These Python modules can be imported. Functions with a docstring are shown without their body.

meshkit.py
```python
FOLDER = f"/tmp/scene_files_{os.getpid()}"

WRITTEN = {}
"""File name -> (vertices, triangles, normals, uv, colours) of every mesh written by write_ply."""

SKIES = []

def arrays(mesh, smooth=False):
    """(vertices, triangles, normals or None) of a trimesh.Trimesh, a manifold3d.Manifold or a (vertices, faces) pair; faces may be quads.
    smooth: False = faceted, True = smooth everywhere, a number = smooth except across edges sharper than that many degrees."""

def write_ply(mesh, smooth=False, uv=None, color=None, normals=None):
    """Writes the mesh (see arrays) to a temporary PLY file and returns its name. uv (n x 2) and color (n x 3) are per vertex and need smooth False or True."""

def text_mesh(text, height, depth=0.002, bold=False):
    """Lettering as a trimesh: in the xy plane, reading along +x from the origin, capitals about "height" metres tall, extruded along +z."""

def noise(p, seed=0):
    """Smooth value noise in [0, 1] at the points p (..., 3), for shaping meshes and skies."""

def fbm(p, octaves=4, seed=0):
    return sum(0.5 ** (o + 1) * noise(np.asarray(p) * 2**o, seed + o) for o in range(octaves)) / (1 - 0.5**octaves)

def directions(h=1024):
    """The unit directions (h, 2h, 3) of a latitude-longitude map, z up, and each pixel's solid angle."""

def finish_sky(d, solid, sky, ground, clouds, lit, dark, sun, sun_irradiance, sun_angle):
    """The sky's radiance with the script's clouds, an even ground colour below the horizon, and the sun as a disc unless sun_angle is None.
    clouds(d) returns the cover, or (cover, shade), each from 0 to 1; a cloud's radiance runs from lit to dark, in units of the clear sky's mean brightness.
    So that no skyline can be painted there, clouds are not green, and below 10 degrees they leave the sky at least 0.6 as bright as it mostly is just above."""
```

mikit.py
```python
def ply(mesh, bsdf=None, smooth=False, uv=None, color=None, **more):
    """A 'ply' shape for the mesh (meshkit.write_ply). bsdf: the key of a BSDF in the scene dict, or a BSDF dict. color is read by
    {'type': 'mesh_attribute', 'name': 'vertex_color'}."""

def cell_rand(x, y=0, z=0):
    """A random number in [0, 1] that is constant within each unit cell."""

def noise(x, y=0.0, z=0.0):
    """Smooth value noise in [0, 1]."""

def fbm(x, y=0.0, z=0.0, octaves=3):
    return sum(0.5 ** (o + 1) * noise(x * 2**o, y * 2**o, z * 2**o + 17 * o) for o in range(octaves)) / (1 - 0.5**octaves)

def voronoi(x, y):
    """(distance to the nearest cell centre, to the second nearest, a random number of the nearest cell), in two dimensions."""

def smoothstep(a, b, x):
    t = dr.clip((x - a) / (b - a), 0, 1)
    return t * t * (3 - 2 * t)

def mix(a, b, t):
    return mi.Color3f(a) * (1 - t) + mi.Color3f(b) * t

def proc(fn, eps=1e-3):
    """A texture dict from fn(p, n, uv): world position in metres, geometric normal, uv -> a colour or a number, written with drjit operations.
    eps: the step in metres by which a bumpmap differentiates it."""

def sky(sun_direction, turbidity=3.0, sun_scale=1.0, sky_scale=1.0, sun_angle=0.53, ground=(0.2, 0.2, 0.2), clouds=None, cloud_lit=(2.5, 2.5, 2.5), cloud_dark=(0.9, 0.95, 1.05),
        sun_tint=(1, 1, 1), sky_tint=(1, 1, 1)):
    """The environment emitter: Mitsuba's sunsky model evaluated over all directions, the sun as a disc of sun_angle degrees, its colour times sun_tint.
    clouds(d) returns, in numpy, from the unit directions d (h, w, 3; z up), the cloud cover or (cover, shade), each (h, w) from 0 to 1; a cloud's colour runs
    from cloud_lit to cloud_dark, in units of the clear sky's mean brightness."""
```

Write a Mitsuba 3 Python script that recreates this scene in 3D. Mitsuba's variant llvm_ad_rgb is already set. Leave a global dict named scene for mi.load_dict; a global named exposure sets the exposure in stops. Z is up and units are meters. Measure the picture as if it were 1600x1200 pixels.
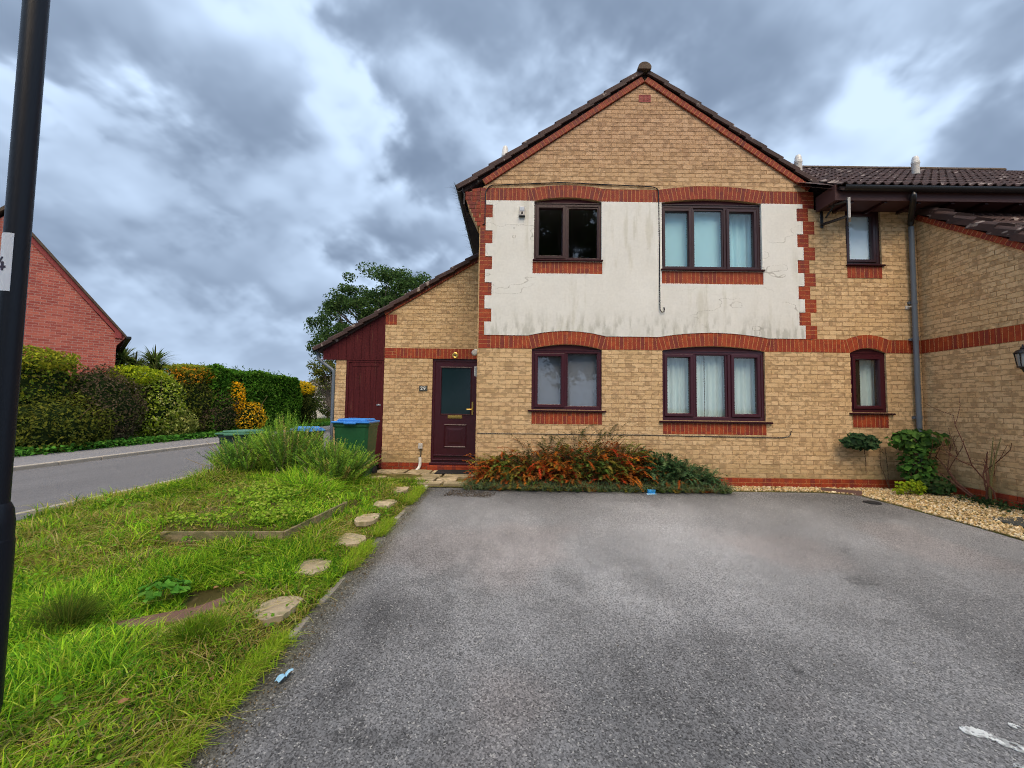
import math, random
import numpy as np
import trimesh
import drjit as dr
import mitsuba as mi
import mikit, meshkit
from mikit import proc, noise, fbm, voronoi, cell_rand, smoothstep, mix
from shapely.geometry import Polygon, box as sbox, MultiPolygon, Point
from shapely.ops import unary_union
from shapely.prepared import prep

T = mi.ScalarTransform4f
scene, labels = {}, {}
rng = np.random.default_rng(29)
random.seed(29)

# ------------------------------------------------------------------ camera, sky, exposure
PITCH, ROLL, EYE = math.atan(36 / 645), 0.0128, 1.29
scene['camera'] = {'type': 'perspective', 'fov': math.degrees(2 * math.atan(800 / 645)), 'fov_axis': 'x', 'near_clip': 0.05, 'far_clip': 3000.0,
    'to_world': T().look_at(origin=[0, 0, EYE], target=[0, math.cos(PITCH), EYE + math.sin(PITCH)], up=[-math.sin(ROLL), 0, math.cos(ROLL)])}

# heavy broken cloud: (azimuth, elevation, width, height, amount) of the larger banks
BANKS = [(-45, 28, 13, 6, .9), (-33, 30, 6, 6, .6), (-48, 17, 13, 4, .35), (-18, 20.5, 8, 3.6, .75), (-38, 12, 18, 4, .5), (-11, 43, 12, 7, .8), (-19, 37, 6, 7, .8),
         (16, 46, 16, 7, .7), (30, 36, 9, 8, .75), (49, 25, 9, 4, .5), (51, 34, 10, 6, .35), (-9, 31, 6, 5, .3), (-35, 20, 4, 2.2, .35), (-25, 9, 9, 3, .3), (20, 40, 9, 6, .4),
         (40, 28, 5, 5, -1.0), (-26.5, 27, 5, 8, -.6), (-29, 41, 8, 5, -.5), (-11, 26, 8, 3, -.4), (44, 20, 14, 3, -.3), (-47, 22.5, 7, 1.8, -.55), (-21, 14.5, 7, 2.2, -.35), (-40, 38, 9, 3, -.3)]

def clouds(d):
    x, y, z = d[..., 0], d[..., 1], d[..., 2]
    sst = lambda a, b, v: (lambda t: t * t * (3 - 2 * t))(np.clip((v - a) / (b - a), 0, 1))
    q = d * np.array([3.5, 3.5, 4.0])
    w = np.stack([meshkit.fbm(q * 1.5 + 7, 4, 5), meshkit.fbm(q * 1.5 + 31, 4, 8), meshkit.fbm(q * 1.5 + 53, 4, 9)], -1) - .5
    n = meshkit.fbm(q * 1.2 + w * .5 + 3, 6, 11)
    fine = meshkit.fbm(q * 3.3 + w * 1.2, 5, 21)
    wisp = meshkit.fbm(q * 9.0 + w * 1.5, 4, 33)
    el0 = np.degrees(np.arcsin(np.clip(z, -1, 1)))
    az = np.degrees(np.arctan2(x, y)) + (w[..., 0] * 2) * 15 + (fine - .5) * 13 + (wisp - .5) * 4
    el = el0 + (w[..., 1] * 2) * 9 + (fine - .5) * 9 + (wisp - .5) * 4
    b = sum(a * np.exp(-((az - A) / s) ** 2 - ((el - E_) / t) ** 2) for A, E_, s, t, a in BANKS)
    s = .38 + .9 * (n - .5) + .70 * (fine - .5) + .26 * (wisp - .5) + b * .60
    s = np.maximum(s, 0); s = s / (1 + s ** 4) ** .25; s = .5 * s + .5 * s * s * (3 - 2 * s)
    low = sst(13, 3, el0); s = s * (1 - .6 * low) + .26 * low
    return np.ones_like(z), s

scene['sky'] = mikit.sky([0.12, -0.75, 1.0], turbidity=3, sun_scale=0.3, sun_angle=40, clouds=clouds, cloud_lit=(1.24, 1.56, 2.02), cloud_dark=(.33, .45, .66), sun_tint=(1.0, .95, .88), ground=(.12, .12, .1))
exposure = 2.75

# ------------------------------------------------------------------ materials
def rgb(c): return {'type': 'rgb', 'value': [float(v) for v in c]}
def mat(name, color, rough=.6, **k):
    scene[name] = {'type': 'twosided', 'bsdf': {'type': 'principled', 'base_color': color if isinstance(color, dict) else rgb(color), 'roughness': rough, **k}}
def bumped(name, color, height, rough=.8, scale=1.0, **k):
    scene[name] = {'type': 'twosided', 'bsdf': {'type': 'bumpmap', 'arbitrary': height, 'scale': scale, 'bsdf': {'type': 'principled', 'base_color': color, 'roughness': rough, **k}}}

def wall_u(p, n): return dr.select(dr.abs(n.x) > .7, p.y * 1.0 + .05, p.x)
def buff(p, n, uv):
    u = wall_u(p, n)
    porch = (p.y > 8.0) & (dr.abs(n.x) < .7)
    row = dr.floor((p.z - .16) / dr.select(porch, .0772, .0758))
    par = row - 2 * dr.floor(row / 2)
    b = (u + .1125 * par) / .225
    t = cell_rand(b + 50, row, 3)
    h = cell_rand(b * 2 + 90, row, 5)
    m = fbm(u * 22, p.z * 45, p.y * 22, 3)
    blot = smoothstep(.55, .72, noise(u * 17 + row * 3.7, p.z * 30, 2) * .8 + .25 * (h - .5) + .25 * m)
    c = mix((.57, .385, .195), (.66, .465, .255), t)
    c = mix(c, (.49, .31, .17), smoothstep(.72, .95, h) * .5)
    c = mix(c, (.32, .205, .10), blot * .62)
    c = c * (.80 + .40 * m)
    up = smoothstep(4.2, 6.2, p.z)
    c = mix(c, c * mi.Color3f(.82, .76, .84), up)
    damp = smoothstep(.55, .0, p.z) * fbm(u * 3, p.z * 3, 5, 2)
    return mix(c, (.17, .15, .06), dr.clip(damp * 1.1, 0, .6))
def red(p, n, uv):
    u = wall_u(p, n)
    t = cell_rand(dr.floor(u / .0725), dr.floor(p.z / .0758), 9)
    m = fbm(u * 30, p.z * 30, p.y * 30, 3)
    c = mix((.25, .028, .007), (.33, .052, .010), t)
    c = mix(c, (.15, .022, .016), smoothstep(.6, .95, cell_rand(dr.floor(u / .0725) + 7, dr.floor(p.z / .23), 2)) * .7)
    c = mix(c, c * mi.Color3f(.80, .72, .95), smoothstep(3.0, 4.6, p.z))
    return c * (.75 + .5 * m)
def mortar(p, n, uv): return mix((.32, .20, .10), (.46, .30, .16), fbm(p.x * 14, p.y * 14, p.z * 14, 3))
def plaster(p, n, uv):
    m = fbm(p.x * 2.2, p.z * 2.0, 1, 4)
    streak = fbm(p.x * 13, p.z * 1.6, 4, 4)
    c = mix((.77, .775, .74), (.68, .68, .64), m)
    c = mix(c, (.40, .38, .27), smoothstep(.50, .78, streak) * .30 * smoothstep(.35, .65, fbm(p.x * .9, p.z * .9, 8, 2)))
    low = smoothstep(3.25, 2.52, p.z)
    c = mix(c, (.22, .22, .16), dr.clip(low * low * (.12 + smoothstep(.40, .80, fbm(p.x * 16, p.z * 5, 2, 4))) * .55, 0, .42))
    k1 = dr.abs(fbm(p.x * 1.1, p.z * 2.6, 21, 4) - .5)
    crack = smoothstep(.006, .001, k1) * smoothstep(.52, .62, fbm(p.x * .8, p.z * .8, 33, 2))
    c = c * (.94 + .12 * fbm(p.x * 40, p.z * 40, 3, 3))
    return mix(c, (.26, .25, .21), crack * .55)
def asphalt_col(p, n, uv):
    d1, d2, r1 = voronoi(p.x * 135, p.y * 135)
    a = fbm(p.x * .55 + 3, p.y * .32, 0, 4)
    g = fbm(p.x * 2.3, p.y * 1.7, 9, 3)
    mid = fbm(p.x * 9, p.y * 7, 19, 3)
    lane = .5 + .5 * dr.cos((p.x + .5 * (fbm(p.y * .5, 3, 1, 2) - .5)) * 3.1 + .4)
    v = .175 + .10 * (a - .5) * 2 + .035 * (lane - .5) + .05 * (g - .5) + .06 * (mid - .5)
    v = v + .075 * smoothstep(.50, .72, fbm(p.x * .42 + 11, p.y * .42 + 5, 3, 4)) + .04 * smoothstep(2.2, 4.6, p.y) * smoothstep(6.5, 5.4, p.y) + .09 * dr.exp(-dr.square((p.x - .1) / 1.1) - dr.square((p.y - 3.3) / .9)) * (.4 + 1.1 * (g + mid - .5))
    wet = smoothstep(5.7, 6.5, p.y + .5 * (g - .5)) * .5 + .42 * smoothstep(.48, .64, fbm(p.x * .33 + 40, p.y * .5 + 9, 3, 4)) + .35 * smoothstep(3.6, 5.0, p.x + .6 * (a - .5))
    v = v * (1 - .45 * dr.clip(wet, 0, 1))
    drip = smoothstep(.90, .95, noise(p.x * 3.1 + 7, p.y * 3.1, 5)) * smoothstep(.5, .7, noise(p.x * 13, p.y * 13, 2))
    v = v * (1 - .3 * drip)
    k = dr.abs(fbm(p.x * .55 + 9, p.y * .55, 13, 4) - .5)
    v = v * (1 - .22 * smoothstep(.0045, .0008, k) * smoothstep(.5, .6, fbm(p.x * .6, p.y * .6 + 30, 2, 2)))
    pink = smoothstep(.60, .74, fbm(p.x * .7 + 20, p.y * .7, 7, 3))
    tone = .42 + 1.16 * r1 + .45 * (noise(p.x * 260, p.y * 260, 1) - .5)
    chip = smoothstep(.95, .985, r1)
    c = mi.Color3f(v * tone) * mix((1.0, .995, 1.0), (1.05, .985, .965), pink)
    edge = smoothstep(-1.05, -1.32, p.x + .25 * (g - .5))
    c = mix(c, c * mi.Color3f(.62, .60, .48), edge)
    return mix(c, (.50, .48, .44), chip * .6)
def asphalt_h(p, n, uv):
    d1, d2, r1 = voronoi(p.x * 135, p.y * 135)
    return (1 - d1) * .0030 * (.4 + r1) + .004 * fbm(p.x * 30, p.y * 30, 2, 2)
def road_col(p, n, uv):
    v = .115 + .03 * (fbm(p.x * 2.2, p.y * .35, 0, 3) - .5) + .03 * (noise(p.x * 60, p.y * 60, 2) - .5)
    far = dr.select(p.x < -9.4, 1.35, dr.select(p.x > -5.62, .92, 1.0))
    return mi.Color3f(v * far) * mi.Color3f(1.0, .99, 1.03)
def concrete(p, n, uv): return mix((.26, .235, .20), (.40, .36, .30), fbm(p.x * 6, p.y * 6, p.z * 9, 4))
def stone(p, n, uv):
    c = mix((.28, .21, .12), (.54, .45, .30), fbm(p.x * 9, p.y * 9, p.z * 9, 4))
    c = mix(c, (.20, .19, .08), smoothstep(.55, .75, fbm(p.x * 14 + 5, p.y * 14, 3, 3)) * .6)
    dirt = smoothstep(6.55, 6.75, p.y) * smoothstep(.30, .55, fbm(p.x * 3 + 2, p.y * 4, 6, 3))
    return mix(c, (.17, .14, .075), dirt * .72)
def soil(p, n, uv):
    c = mix((.055, .045, .018), (.12, .115, .03), fbm(p.x * 3, p.y * 3, 1, 4))
    return mix(c, (.17, .13, .06), smoothstep(.55, .75, fbm(p.x * 9, p.y * 9, 4, 3)) * .7)
def tile(p, n, uv):
    t = cell_rand(dr.floor(p.x / .15), dr.floor(p.y / .29), dr.floor(p.z / .25))
    c = mix((.030, .017, .016), (.066, .033, .029), t * .6 + .4 * fbm(p.x * 9, p.y * 9, p.z * 9, 3))
    lich = smoothstep(.66, .74, fbm(p.x * 11 + 2, p.y * 6, p.z * 9, 3))
    return mix(c, (.34, .28, .25), lich * .8)
def ridge_c(p, n, uv): return mix((.055, .036, .028), (.13, .095, .065), fbm(p.x * 20, p.y * 12, p.z * 12, 4))
def cladding(p, n, uv):
    g = fbm(p.x * 60, p.y * 6, p.z * 3.2, 3)
    c = mix((.045, .0060, .009), (.10, .016, .018), fbm(p.x * 30, p.y * 5, p.z * 1.5, 4))
    worn = smoothstep(.60, .80, fbm(p.x * 26, 3, p.z * 1.6, 4) * .75 + .25 * g) * smoothstep(.35, .6, fbm(p.x * 3.1, 1, p.z * .9, 2))
    return mix(c, (.24, .135, .075), worn * .75)
def old_timber(p, n, uv):
    c = mix((.13, .10, .055), (.36, .29, .17), fbm(p.x * 5, p.y * 12, p.z * 40, 4))
    return mix(c, (.10, .11, .035), smoothstep(.45, .65, fbm(p.x * 7 + 3, p.y * 7, p.z * 14, 3)) * .7)
def far_brick(p, n, uv):
    u = p.x * .70 + p.y * .714
    row = dr.floor(p.z / .075)
    par = row - 2 * dr.floor(row / 2)
    b = (u + .1125 * par) / .225
    fz, fb = p.z / .075 - row, b - dr.floor(b)
    j = dr.maximum(smoothstep(.80, .88, fz), smoothstep(.94, .97, fb))
    t = cell_rand(b + 70, row, 4)
    c = mix((.30, .060, .048), (.45, .120, .085), t) * (.8 + .4 * fbm(u * 1.2, p.z * 1.2, 3, 3))
    return mix(c, (.42, .31, .27), j * .75)
def far_tile(p, n, uv):
    r = p.z / .16
    f = r - dr.floor(r)
    c = mix((.12, .105, .09), (.22, .195, .17), cell_rand(dr.floor(p.x / .33), dr.floor(r), dr.floor(p.y / .33)) * .6 + .4 * fbm(p.x, p.y, p.z, 3))
    return c * (.7 + .3 * smoothstep(0, .3, f))
def paint_c(p, n, uv): return mix((.36, .37, .36), (.66, .68, .66), smoothstep(.35, .6, fbm(p.x * 45, p.y * 45, 2, 3)))

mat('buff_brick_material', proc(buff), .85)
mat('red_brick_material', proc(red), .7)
mat('mortar_material', proc(mortar), .95)
mat('pale_mortar', proc(lambda p, n, uv: mix((.40, .16, .06), (.50, .24, .10), fbm(p.x * 14, p.y * 14, p.z * 14, 3))), .95)
mat('sill_material', (.032, .006, .010), .6, specular=.15)
mat('plaster_material', proc(plaster), .9)
bumped('asphalt_material', proc(asphalt_col), proc(asphalt_h, eps=.0012), .85, specular=.35)
mat('road_material', proc(road_col), .9)
mat('concrete_material', proc(concrete), .9)
mat('stone_material', proc(stone), .9)
mat('soil_material', proc(soil), 1.0, specular=.1)
mat('tile_material', proc(tile), .75)
mat('ridge_material', proc(ridge_c), .85)
mat('cladding_material', proc(cladding), .8, specular=.2)
mat('timber_material', proc(old_timber), .9)
mat('far_brick_material', proc(far_brick), .85)
mat('far_tile_material', proc(far_tile), .85)
mat('paint_material', proc(paint_c), .8)
mat('frame_material', (.046, .0055, .0125), .32, specular=.5)
mat('dark_frame_material', (.030, .0075, .0095), .35, specular=.5)
mat('black_plastic', (.012, .0125, .015), .35)
mat('grey_plastic', (.12, .145, .18), .38)
mat('white_plastic', (.72, .72, .70), .4)
mat('offwhite_plastic', (.52, .50, .47), .55)
mat('post_material', (.004, .007, .014), .42, specular=.28)
mat('brass_material', (.62, .42, .12), .3, metallic=.9)
mat('steel_material', (.6, .6, .6), .3, metallic=.9)
mat('bin_green', (.012, .085, .030), .45)
mat('bin_dark_green', (.006, .028, .022), .45)
mat('bin_blue', (.035, .21, .62), .4)
mat('bin_lid_green', (.05, .16, .085), .45)
mat('plate_material', (.055, .060, .055), .6)
mat('letter_white', (.75, .75, .72), .6)
mat('letter_dark', (.02, .015, .035), .6)
mat('sticker_material', (.50, .56, .66), .5)
mat('room_material', (.16, .155, .15), .9)
mat('curtain_material', (.50, .66, .66), .9)
mat('blind_material', (.36, .68, .78), .9)
mat('eave_material', (.060, .026, .026), .6, specular=.3)
mat('arch_panel_material', (.075, .013, .017), .5, specular=.3)
mat('pale_blind_material', (.66, .84, .95), .9)
mat('net_material', (.17, .20, .24), .9)
mat('obscure_glass', (.006, .022, .028), .18, specular=.6)
mat('litter_pale', (.30, .56, .74), .5)
mat('litter_blue', (.03, .34, .80), .45)
mat('terracotta_material', (.165, .088, .066), .9)
mat('rubber_material', (.012, .012, .013), .9)
mat('lamp_glass_material', (.30, .33, .34), .15, specular=.7)
mat('airbrick_material', (.27, .045, .045), .7)
mat('leaf_dead', (.30, .15, .06), .8)
mat('white_wall_material', (.66, .64, .58), .8)
mat('moss_black', (.02, .021, .018), .9)
scene['pane_material'] = {'type': 'thindielectric', 'int_ior': 1.62}
VC = {'type': 'mesh_attribute', 'name': 'vertex_color'}
scene['foliage_material'] = {'type': 'principledthin', 'base_color': VC, 'roughness': .55, 'diff_trans': .7, 'spec_trans': 0.0, 'eta': 1.35}
mat('speck_material', VC, .9)

# ------------------------------------------------------------------ mesh helpers
def quads(v, q):
    q = np.asarray(q)
    return trimesh.Trimesh(np.asarray(v, float), np.vstack([q[:, [0, 1, 2]], q[:, [0, 2, 3]]]), process=False)
def cat(*ms):
    ms = [m for x in ms for m in (x if isinstance(x, (list, tuple)) else [x])]
    vs, fs, o = [], [], 0
    for m in ms:
        vs.append(m.vertices); fs.append(m.faces + o); o += len(m.vertices)
    return trimesh.Trimesh(np.vstack(vs), np.vstack(fs), process=False)
BF = np.array([[0, 1, 3, 2], [4, 6, 7, 5], [0, 4, 5, 1], [2, 3, 7, 6], [0, 2, 6, 4], [1, 5, 7, 3]])
def bx(x0, x1, y0, y1, z0, z1):
    return quads([[x, y, z] for x in (x0, x1) for y in (y0, y1) for z in (z0, z1)], BF)
def cbx(x0, x1, y0, y1, z0, z1, c=.008):
    """box with chamfered edges"""
    pts = []
    for x in (x0, x1):
        for y in (y0, y1):
            for z in (z0, z1):
                sx, sy, sz = (c if x == x0 else -c), (c if y == y0 else -c), (c if z == z0 else -c)
                pts += [[x, y + sy, z + sz], [x + sx, y, z + sz], [x + sx, y + sy, z]]
    return trimesh.convex.convex_hull(np.array(pts))
def tube(pts, r, sides=8, cap=True):
    p = np.asarray(pts, float)
    r = np.broadcast_to(r, (len(p),))
    t = np.gradient(p, axis=0); t /= np.linalg.norm(t, axis=1, keepdims=True) + 1e-12
    ref = np.array([0, 0, 1.0]) if abs(t[:, 2]).mean() < .8 else np.array([1.0, .2, 0])
    a = np.cross(t, ref); a /= np.linalg.norm(a, axis=1, keepdims=True) + 1e-12
    b = np.cross(t, a)
    ang = np.arange(sides) * 2 * np.pi / sides
    v = p[:, None] + r[:, None, None] * (np.cos(ang)[None, :, None] * a[:, None] + np.sin(ang)[None, :, None] * b[:, None])
    i, j = np.meshgrid(np.arange(len(p) - 1), np.arange(sides), indexing='ij')
    q = np.stack([i * sides + j, i * sides + (j + 1) % sides, (i + 1) * sides + (j + 1) % sides, (i + 1) * sides + j], -1).reshape(-1, 4)
    m = quads(v.reshape(-1, 3), q)
    if cap:
        n = len(m.vertices)
        vv = np.vstack([m.vertices, p[0], p[-1]])
        k = np.arange(sides); e = (len(p) - 1) * sides
        f = np.vstack([m.faces, np.stack([k * 0 + n, (k + 1) % sides, k], 1), np.stack([k * 0 + n + 1, e + k, e + (k + 1) % sides], 1)])
        m = trimesh.Trimesh(vv, f, process=False)
    return m
def lathe(profile, at=(0, 0, 0), axis='z', sides=24):
    """profile: list of (radius, height)"""
    pr = np.array(profile, float); ang = np.arange(sides) * 2 * np.pi / sides
    v = np.stack([pr[:, :1] * np.cos(ang), pr[:, :1] * np.sin(ang), np.repeat(pr[:, 1:], sides, 1)], -1)
    i, j = np.meshgrid(np.arange(len(pr) - 1), np.arange(sides), indexing='ij')
    q = np.stack([i * sides + j, i * sides + (j + 1) % sides, (i + 1) * sides + (j + 1) % sides, (i + 1) * sides + j], -1).reshape(-1, 4)
    v = v.reshape(-1, 3)
    if axis == 'y': v = v[:, [0, 2, 1]] * [1, -1, 1]
    if axis == 'x': v = v[:, [2, 1, 0]] * [1, 1, -1]
    return quads(v + np.asarray(at, float), q)
def bend(pts, n=6):
    """polyline with rounded corners"""
    p = np.asarray(pts, float); out = [p[0]]
    for i in range(1, len(p) - 1):
        a, b, c = p[i - 1], p[i], p[i + 1]
        k = min(.06, .45 * np.linalg.norm(a - b), .45 * np.linalg.norm(c - b))
        s, e = b + (a - b) / np.linalg.norm(a - b) * k, b + (c - b) / np.linalg.norm(c - b) * k
        for t in np.linspace(0, 1, n): out.append((1 - t) ** 2 * s + 2 * t * (1 - t) * b + t * t * e)
    out.append(p[-1])
    return np.array(out)
def polys(g):
    return [x for x in getattr(g, 'geoms', [g]) if x.geom_type == 'Polygon' and x.area > 1e-5]
def front(poly, y0, y1):
    """prism of an (x, z) polygon between depths y0 (front) and y1"""
    out = []
    for g in polys(poly):
        m = trimesh.creation.extrude_polygon(g, y1 - y0, engine='earcut')
        v = np.array(m.vertices)
        out.append(trimesh.Trimesh(np.stack([v[:, 0], y1 - v[:, 2], v[:, 1]], 1), m.faces, process=False))
    return cat(out)
def side(poly, x0, x1):
    """prism of a (y, z) polygon, seen from -x, between x0 (face) and x1"""
    out = []
    for g in polys(poly):
        m = trimesh.creation.extrude_polygon(g, x1 - x0, engine='earcut')
        v = np.array(m.vertices)
        out.append(trimesh.Trimesh(np.stack([x1 - v[:, 2], v[:, 0], v[:, 1]], 1), m.faces[:, ::-1], process=False))
    return cat(out)
def prism4(b, y0, y1):
    v = [[x, y, z] for y in (y0, y1) for x, z in b]
    return quads(v, [[0, 1, 2, 3], [4, 7, 6, 5], [0, 4, 5, 1], [1, 5, 6, 2], [2, 6, 7, 3], [3, 7, 4, 0]])
def ring(x0, x1, z0, z1, profile):
    """mitred rectangular frame; profile: (inset, y) points, closed"""
    v = []
    for d, y in profile: v += [[x0 + d, y, z0 + d], [x1 - d, y, z0 + d], [x1 - d, y, z1 - d], [x0 + d, y, z1 - d]]
    q, n = [], len(profile)
    for i in range(n):
        k = (i + 1) % n
        for j in range(4): q.append([i * 4 + j, i * 4 + (j + 1) % 4, k * 4 + (j + 1) % 4, k * 4 + j])
    return quads(v, q)

# ------------------------------------------------------------------ naming helpers
_count = {}
def numbered(name):
    k = _count.get(name, 0); _count[name] = k + 1
    return name if k == 0 else f'{name}_{k:03d}'
def put(name, mesh, m, parent=None, smooth=False, color=None, **lab):
    key = numbered(name if parent is None else f'{parent}__{name}')
    scene[key] = mikit.ply(mesh, m, smooth=smooth, **({'color': color} if color is not None else {}))
    if lab: labels[key] = lab
    return key
def thing(name, label, category, group=None):
    key = numbered(name); labels[key] = {'label': label, 'category': category}
    if group: labels[key]['group'] = group
    return key
def structure(name, mesh, m, label=None, smooth=False, **k):
    d = {'kind': 'structure'}
    if label: d['label'] = label
    return put(name, mesh, m, None, smooth, **k, **d)

# ------------------------------------------------------------------ terrain
def sst(a, b, x):
    t = np.clip((np.asarray(x, float) - a) / (b - a), 0, 1); return t * t * (3 - 2 * t)
def slope(x, y):
    """drive and lawn fall gently from the house towards the street in front"""
    return -.04 * np.clip(6.5 - np.asarray(y, float), 0, 10.5) * sst(-5.2, -3.2, x)
def lawn_h(x, y):
    x, y = np.asarray(x, float), np.asarray(y, float)
    p = np.stack([x, y, 0 * x], -1)
    bump = (meshkit.fbm(p * 1.1, 3, 3) - .4) * .14 + (meshkit.noise(p * 4.3, 9) - .5) * .03
    edge = sst(-1.36, -1.75, x) * sst(-5.2, -4.3, x)
    bed = sst(-3.9, -3.3, x) * sst(-2.19, -2.24, x - .22 * (y - 4.12)) * sst(4.09, 4.14, y) * sst(5.9, 5.0, y)
    back = sst(4.2, 5.6, y) * sst(-2.2, -3.2, x) * .10
    return slope(x, y) + .012 + edge * (bump + .02 + back) + bed * .12 - .09 * np.exp(-((x + 2.25) / .34) ** 2 - ((y - 2.95) / .32) ** 2)
def sheet(x0, x1, y0, y1, nx, ny, h):
    X, Y = np.meshgrid(np.linspace(x0, x1, nx + 1), np.linspace(y0, y1, ny + 1), indexing='ij')
    v = np.stack([X, Y, h(X, Y)], -1).reshape(-1, 3)
    i, j = np.meshgrid(np.arange(nx), np.arange(ny), indexing='ij')
    a = i * (ny + 1) + j
    return quads(v, np.stack([a, a + ny + 1, a + ny + 2, a + 1], -1).reshape(-1, 4))
xs = np.unique(np.concatenate([np.linspace(-600, -30, 12), np.linspace(-30, 30, 61), np.linspace(30, 600, 12)]))
ys = np.unique(np.concatenate([np.linspace(-300, -12, 8), np.linspace(-12, 40, 53), np.linspace(40, 900, 12)]))
X, Y = np.meshgrid(xs, ys, indexing='ij')
i, j = np.meshgrid(np.arange(len(xs) - 1), np.arange(len(ys) - 1), indexing='ij'); a = i * len(ys) + j
structure('ground', quads(np.stack([X, Y, slope(X, Y) - .11], -1).reshape(-1, 3), np.stack([a, a + len(ys), a + len(ys) + 1, a + 1], -1).reshape(-1, 4)), 'soil_material')
structure('lawn', sheet(-5.22, -1.38, -1.0, 7.6, 76, 170, lawn_h), 'soil_material', 'rough front lawn soil beside the driveway', smooth=True)
drive = structure('driveway', sheet(-1.47, 5.52, -5.0, 6.62, 60, 100, lambda x, y: slope(x, y) + .010 * (meshkit.fbm(np.stack([x * .8, y * .8, 0 * x], -1), 3, 4) - .5)), 'asphalt_material', 'grey asphalt driveway in front of the house', smooth=True)
structure('street', sheet(-40, 40, -14, -5.0, 60, 6, lambda x, y: slope(x, y) - .012), 'road_material')
structure('yard', bx(5.52, 14, -5, 3.2, -.6, -.16), 'concrete_material')
road = structure('road', sheet(-9.42, -5.70, -14, 70, 8, 60, lambda x, y: 0 * x - .045), 'road_material', 'side road running past the hedge')
structure('verge_path', sheet(-5.62, -5.20, -5, 30, 4, 30, lambda x, y: 0 * x - .006), 'road_material', 'narrow tarmac strip between lawn and road')
foot = structure('pavement', sheet(-11.25, -9.54, -14, 70, 4, 30, lambda x, y: 0 * x + .03), 'road_material', 'tarmac pavement below the hedge')
y = 4.2
while y < 26:
    L = .90 if y < 16 else 1.8
    put('kerb_stone', cbx(-9.54, -9.415, y, y + L - .012, -.12, .036 + rng.uniform(-.003, .003), .012), 'concrete_material', foot)
    y += L
put('kerb_stone', bx(-9.54, -9.415, 26, 70, -.12, .036), 'concrete_material', foot)
y = 3.4
while y < 12:
    put('kerb_stone', cbx(-5.70, -5.62, y, y + .89, -.12, .0 + rng.uniform(-.003, .003), .008), 'concrete_material', road)
    y += .9
put('kerb_stone', bx(-5.70, -5.62, 12, 30, -.12, -.002), 'concrete_material', road)

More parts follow.
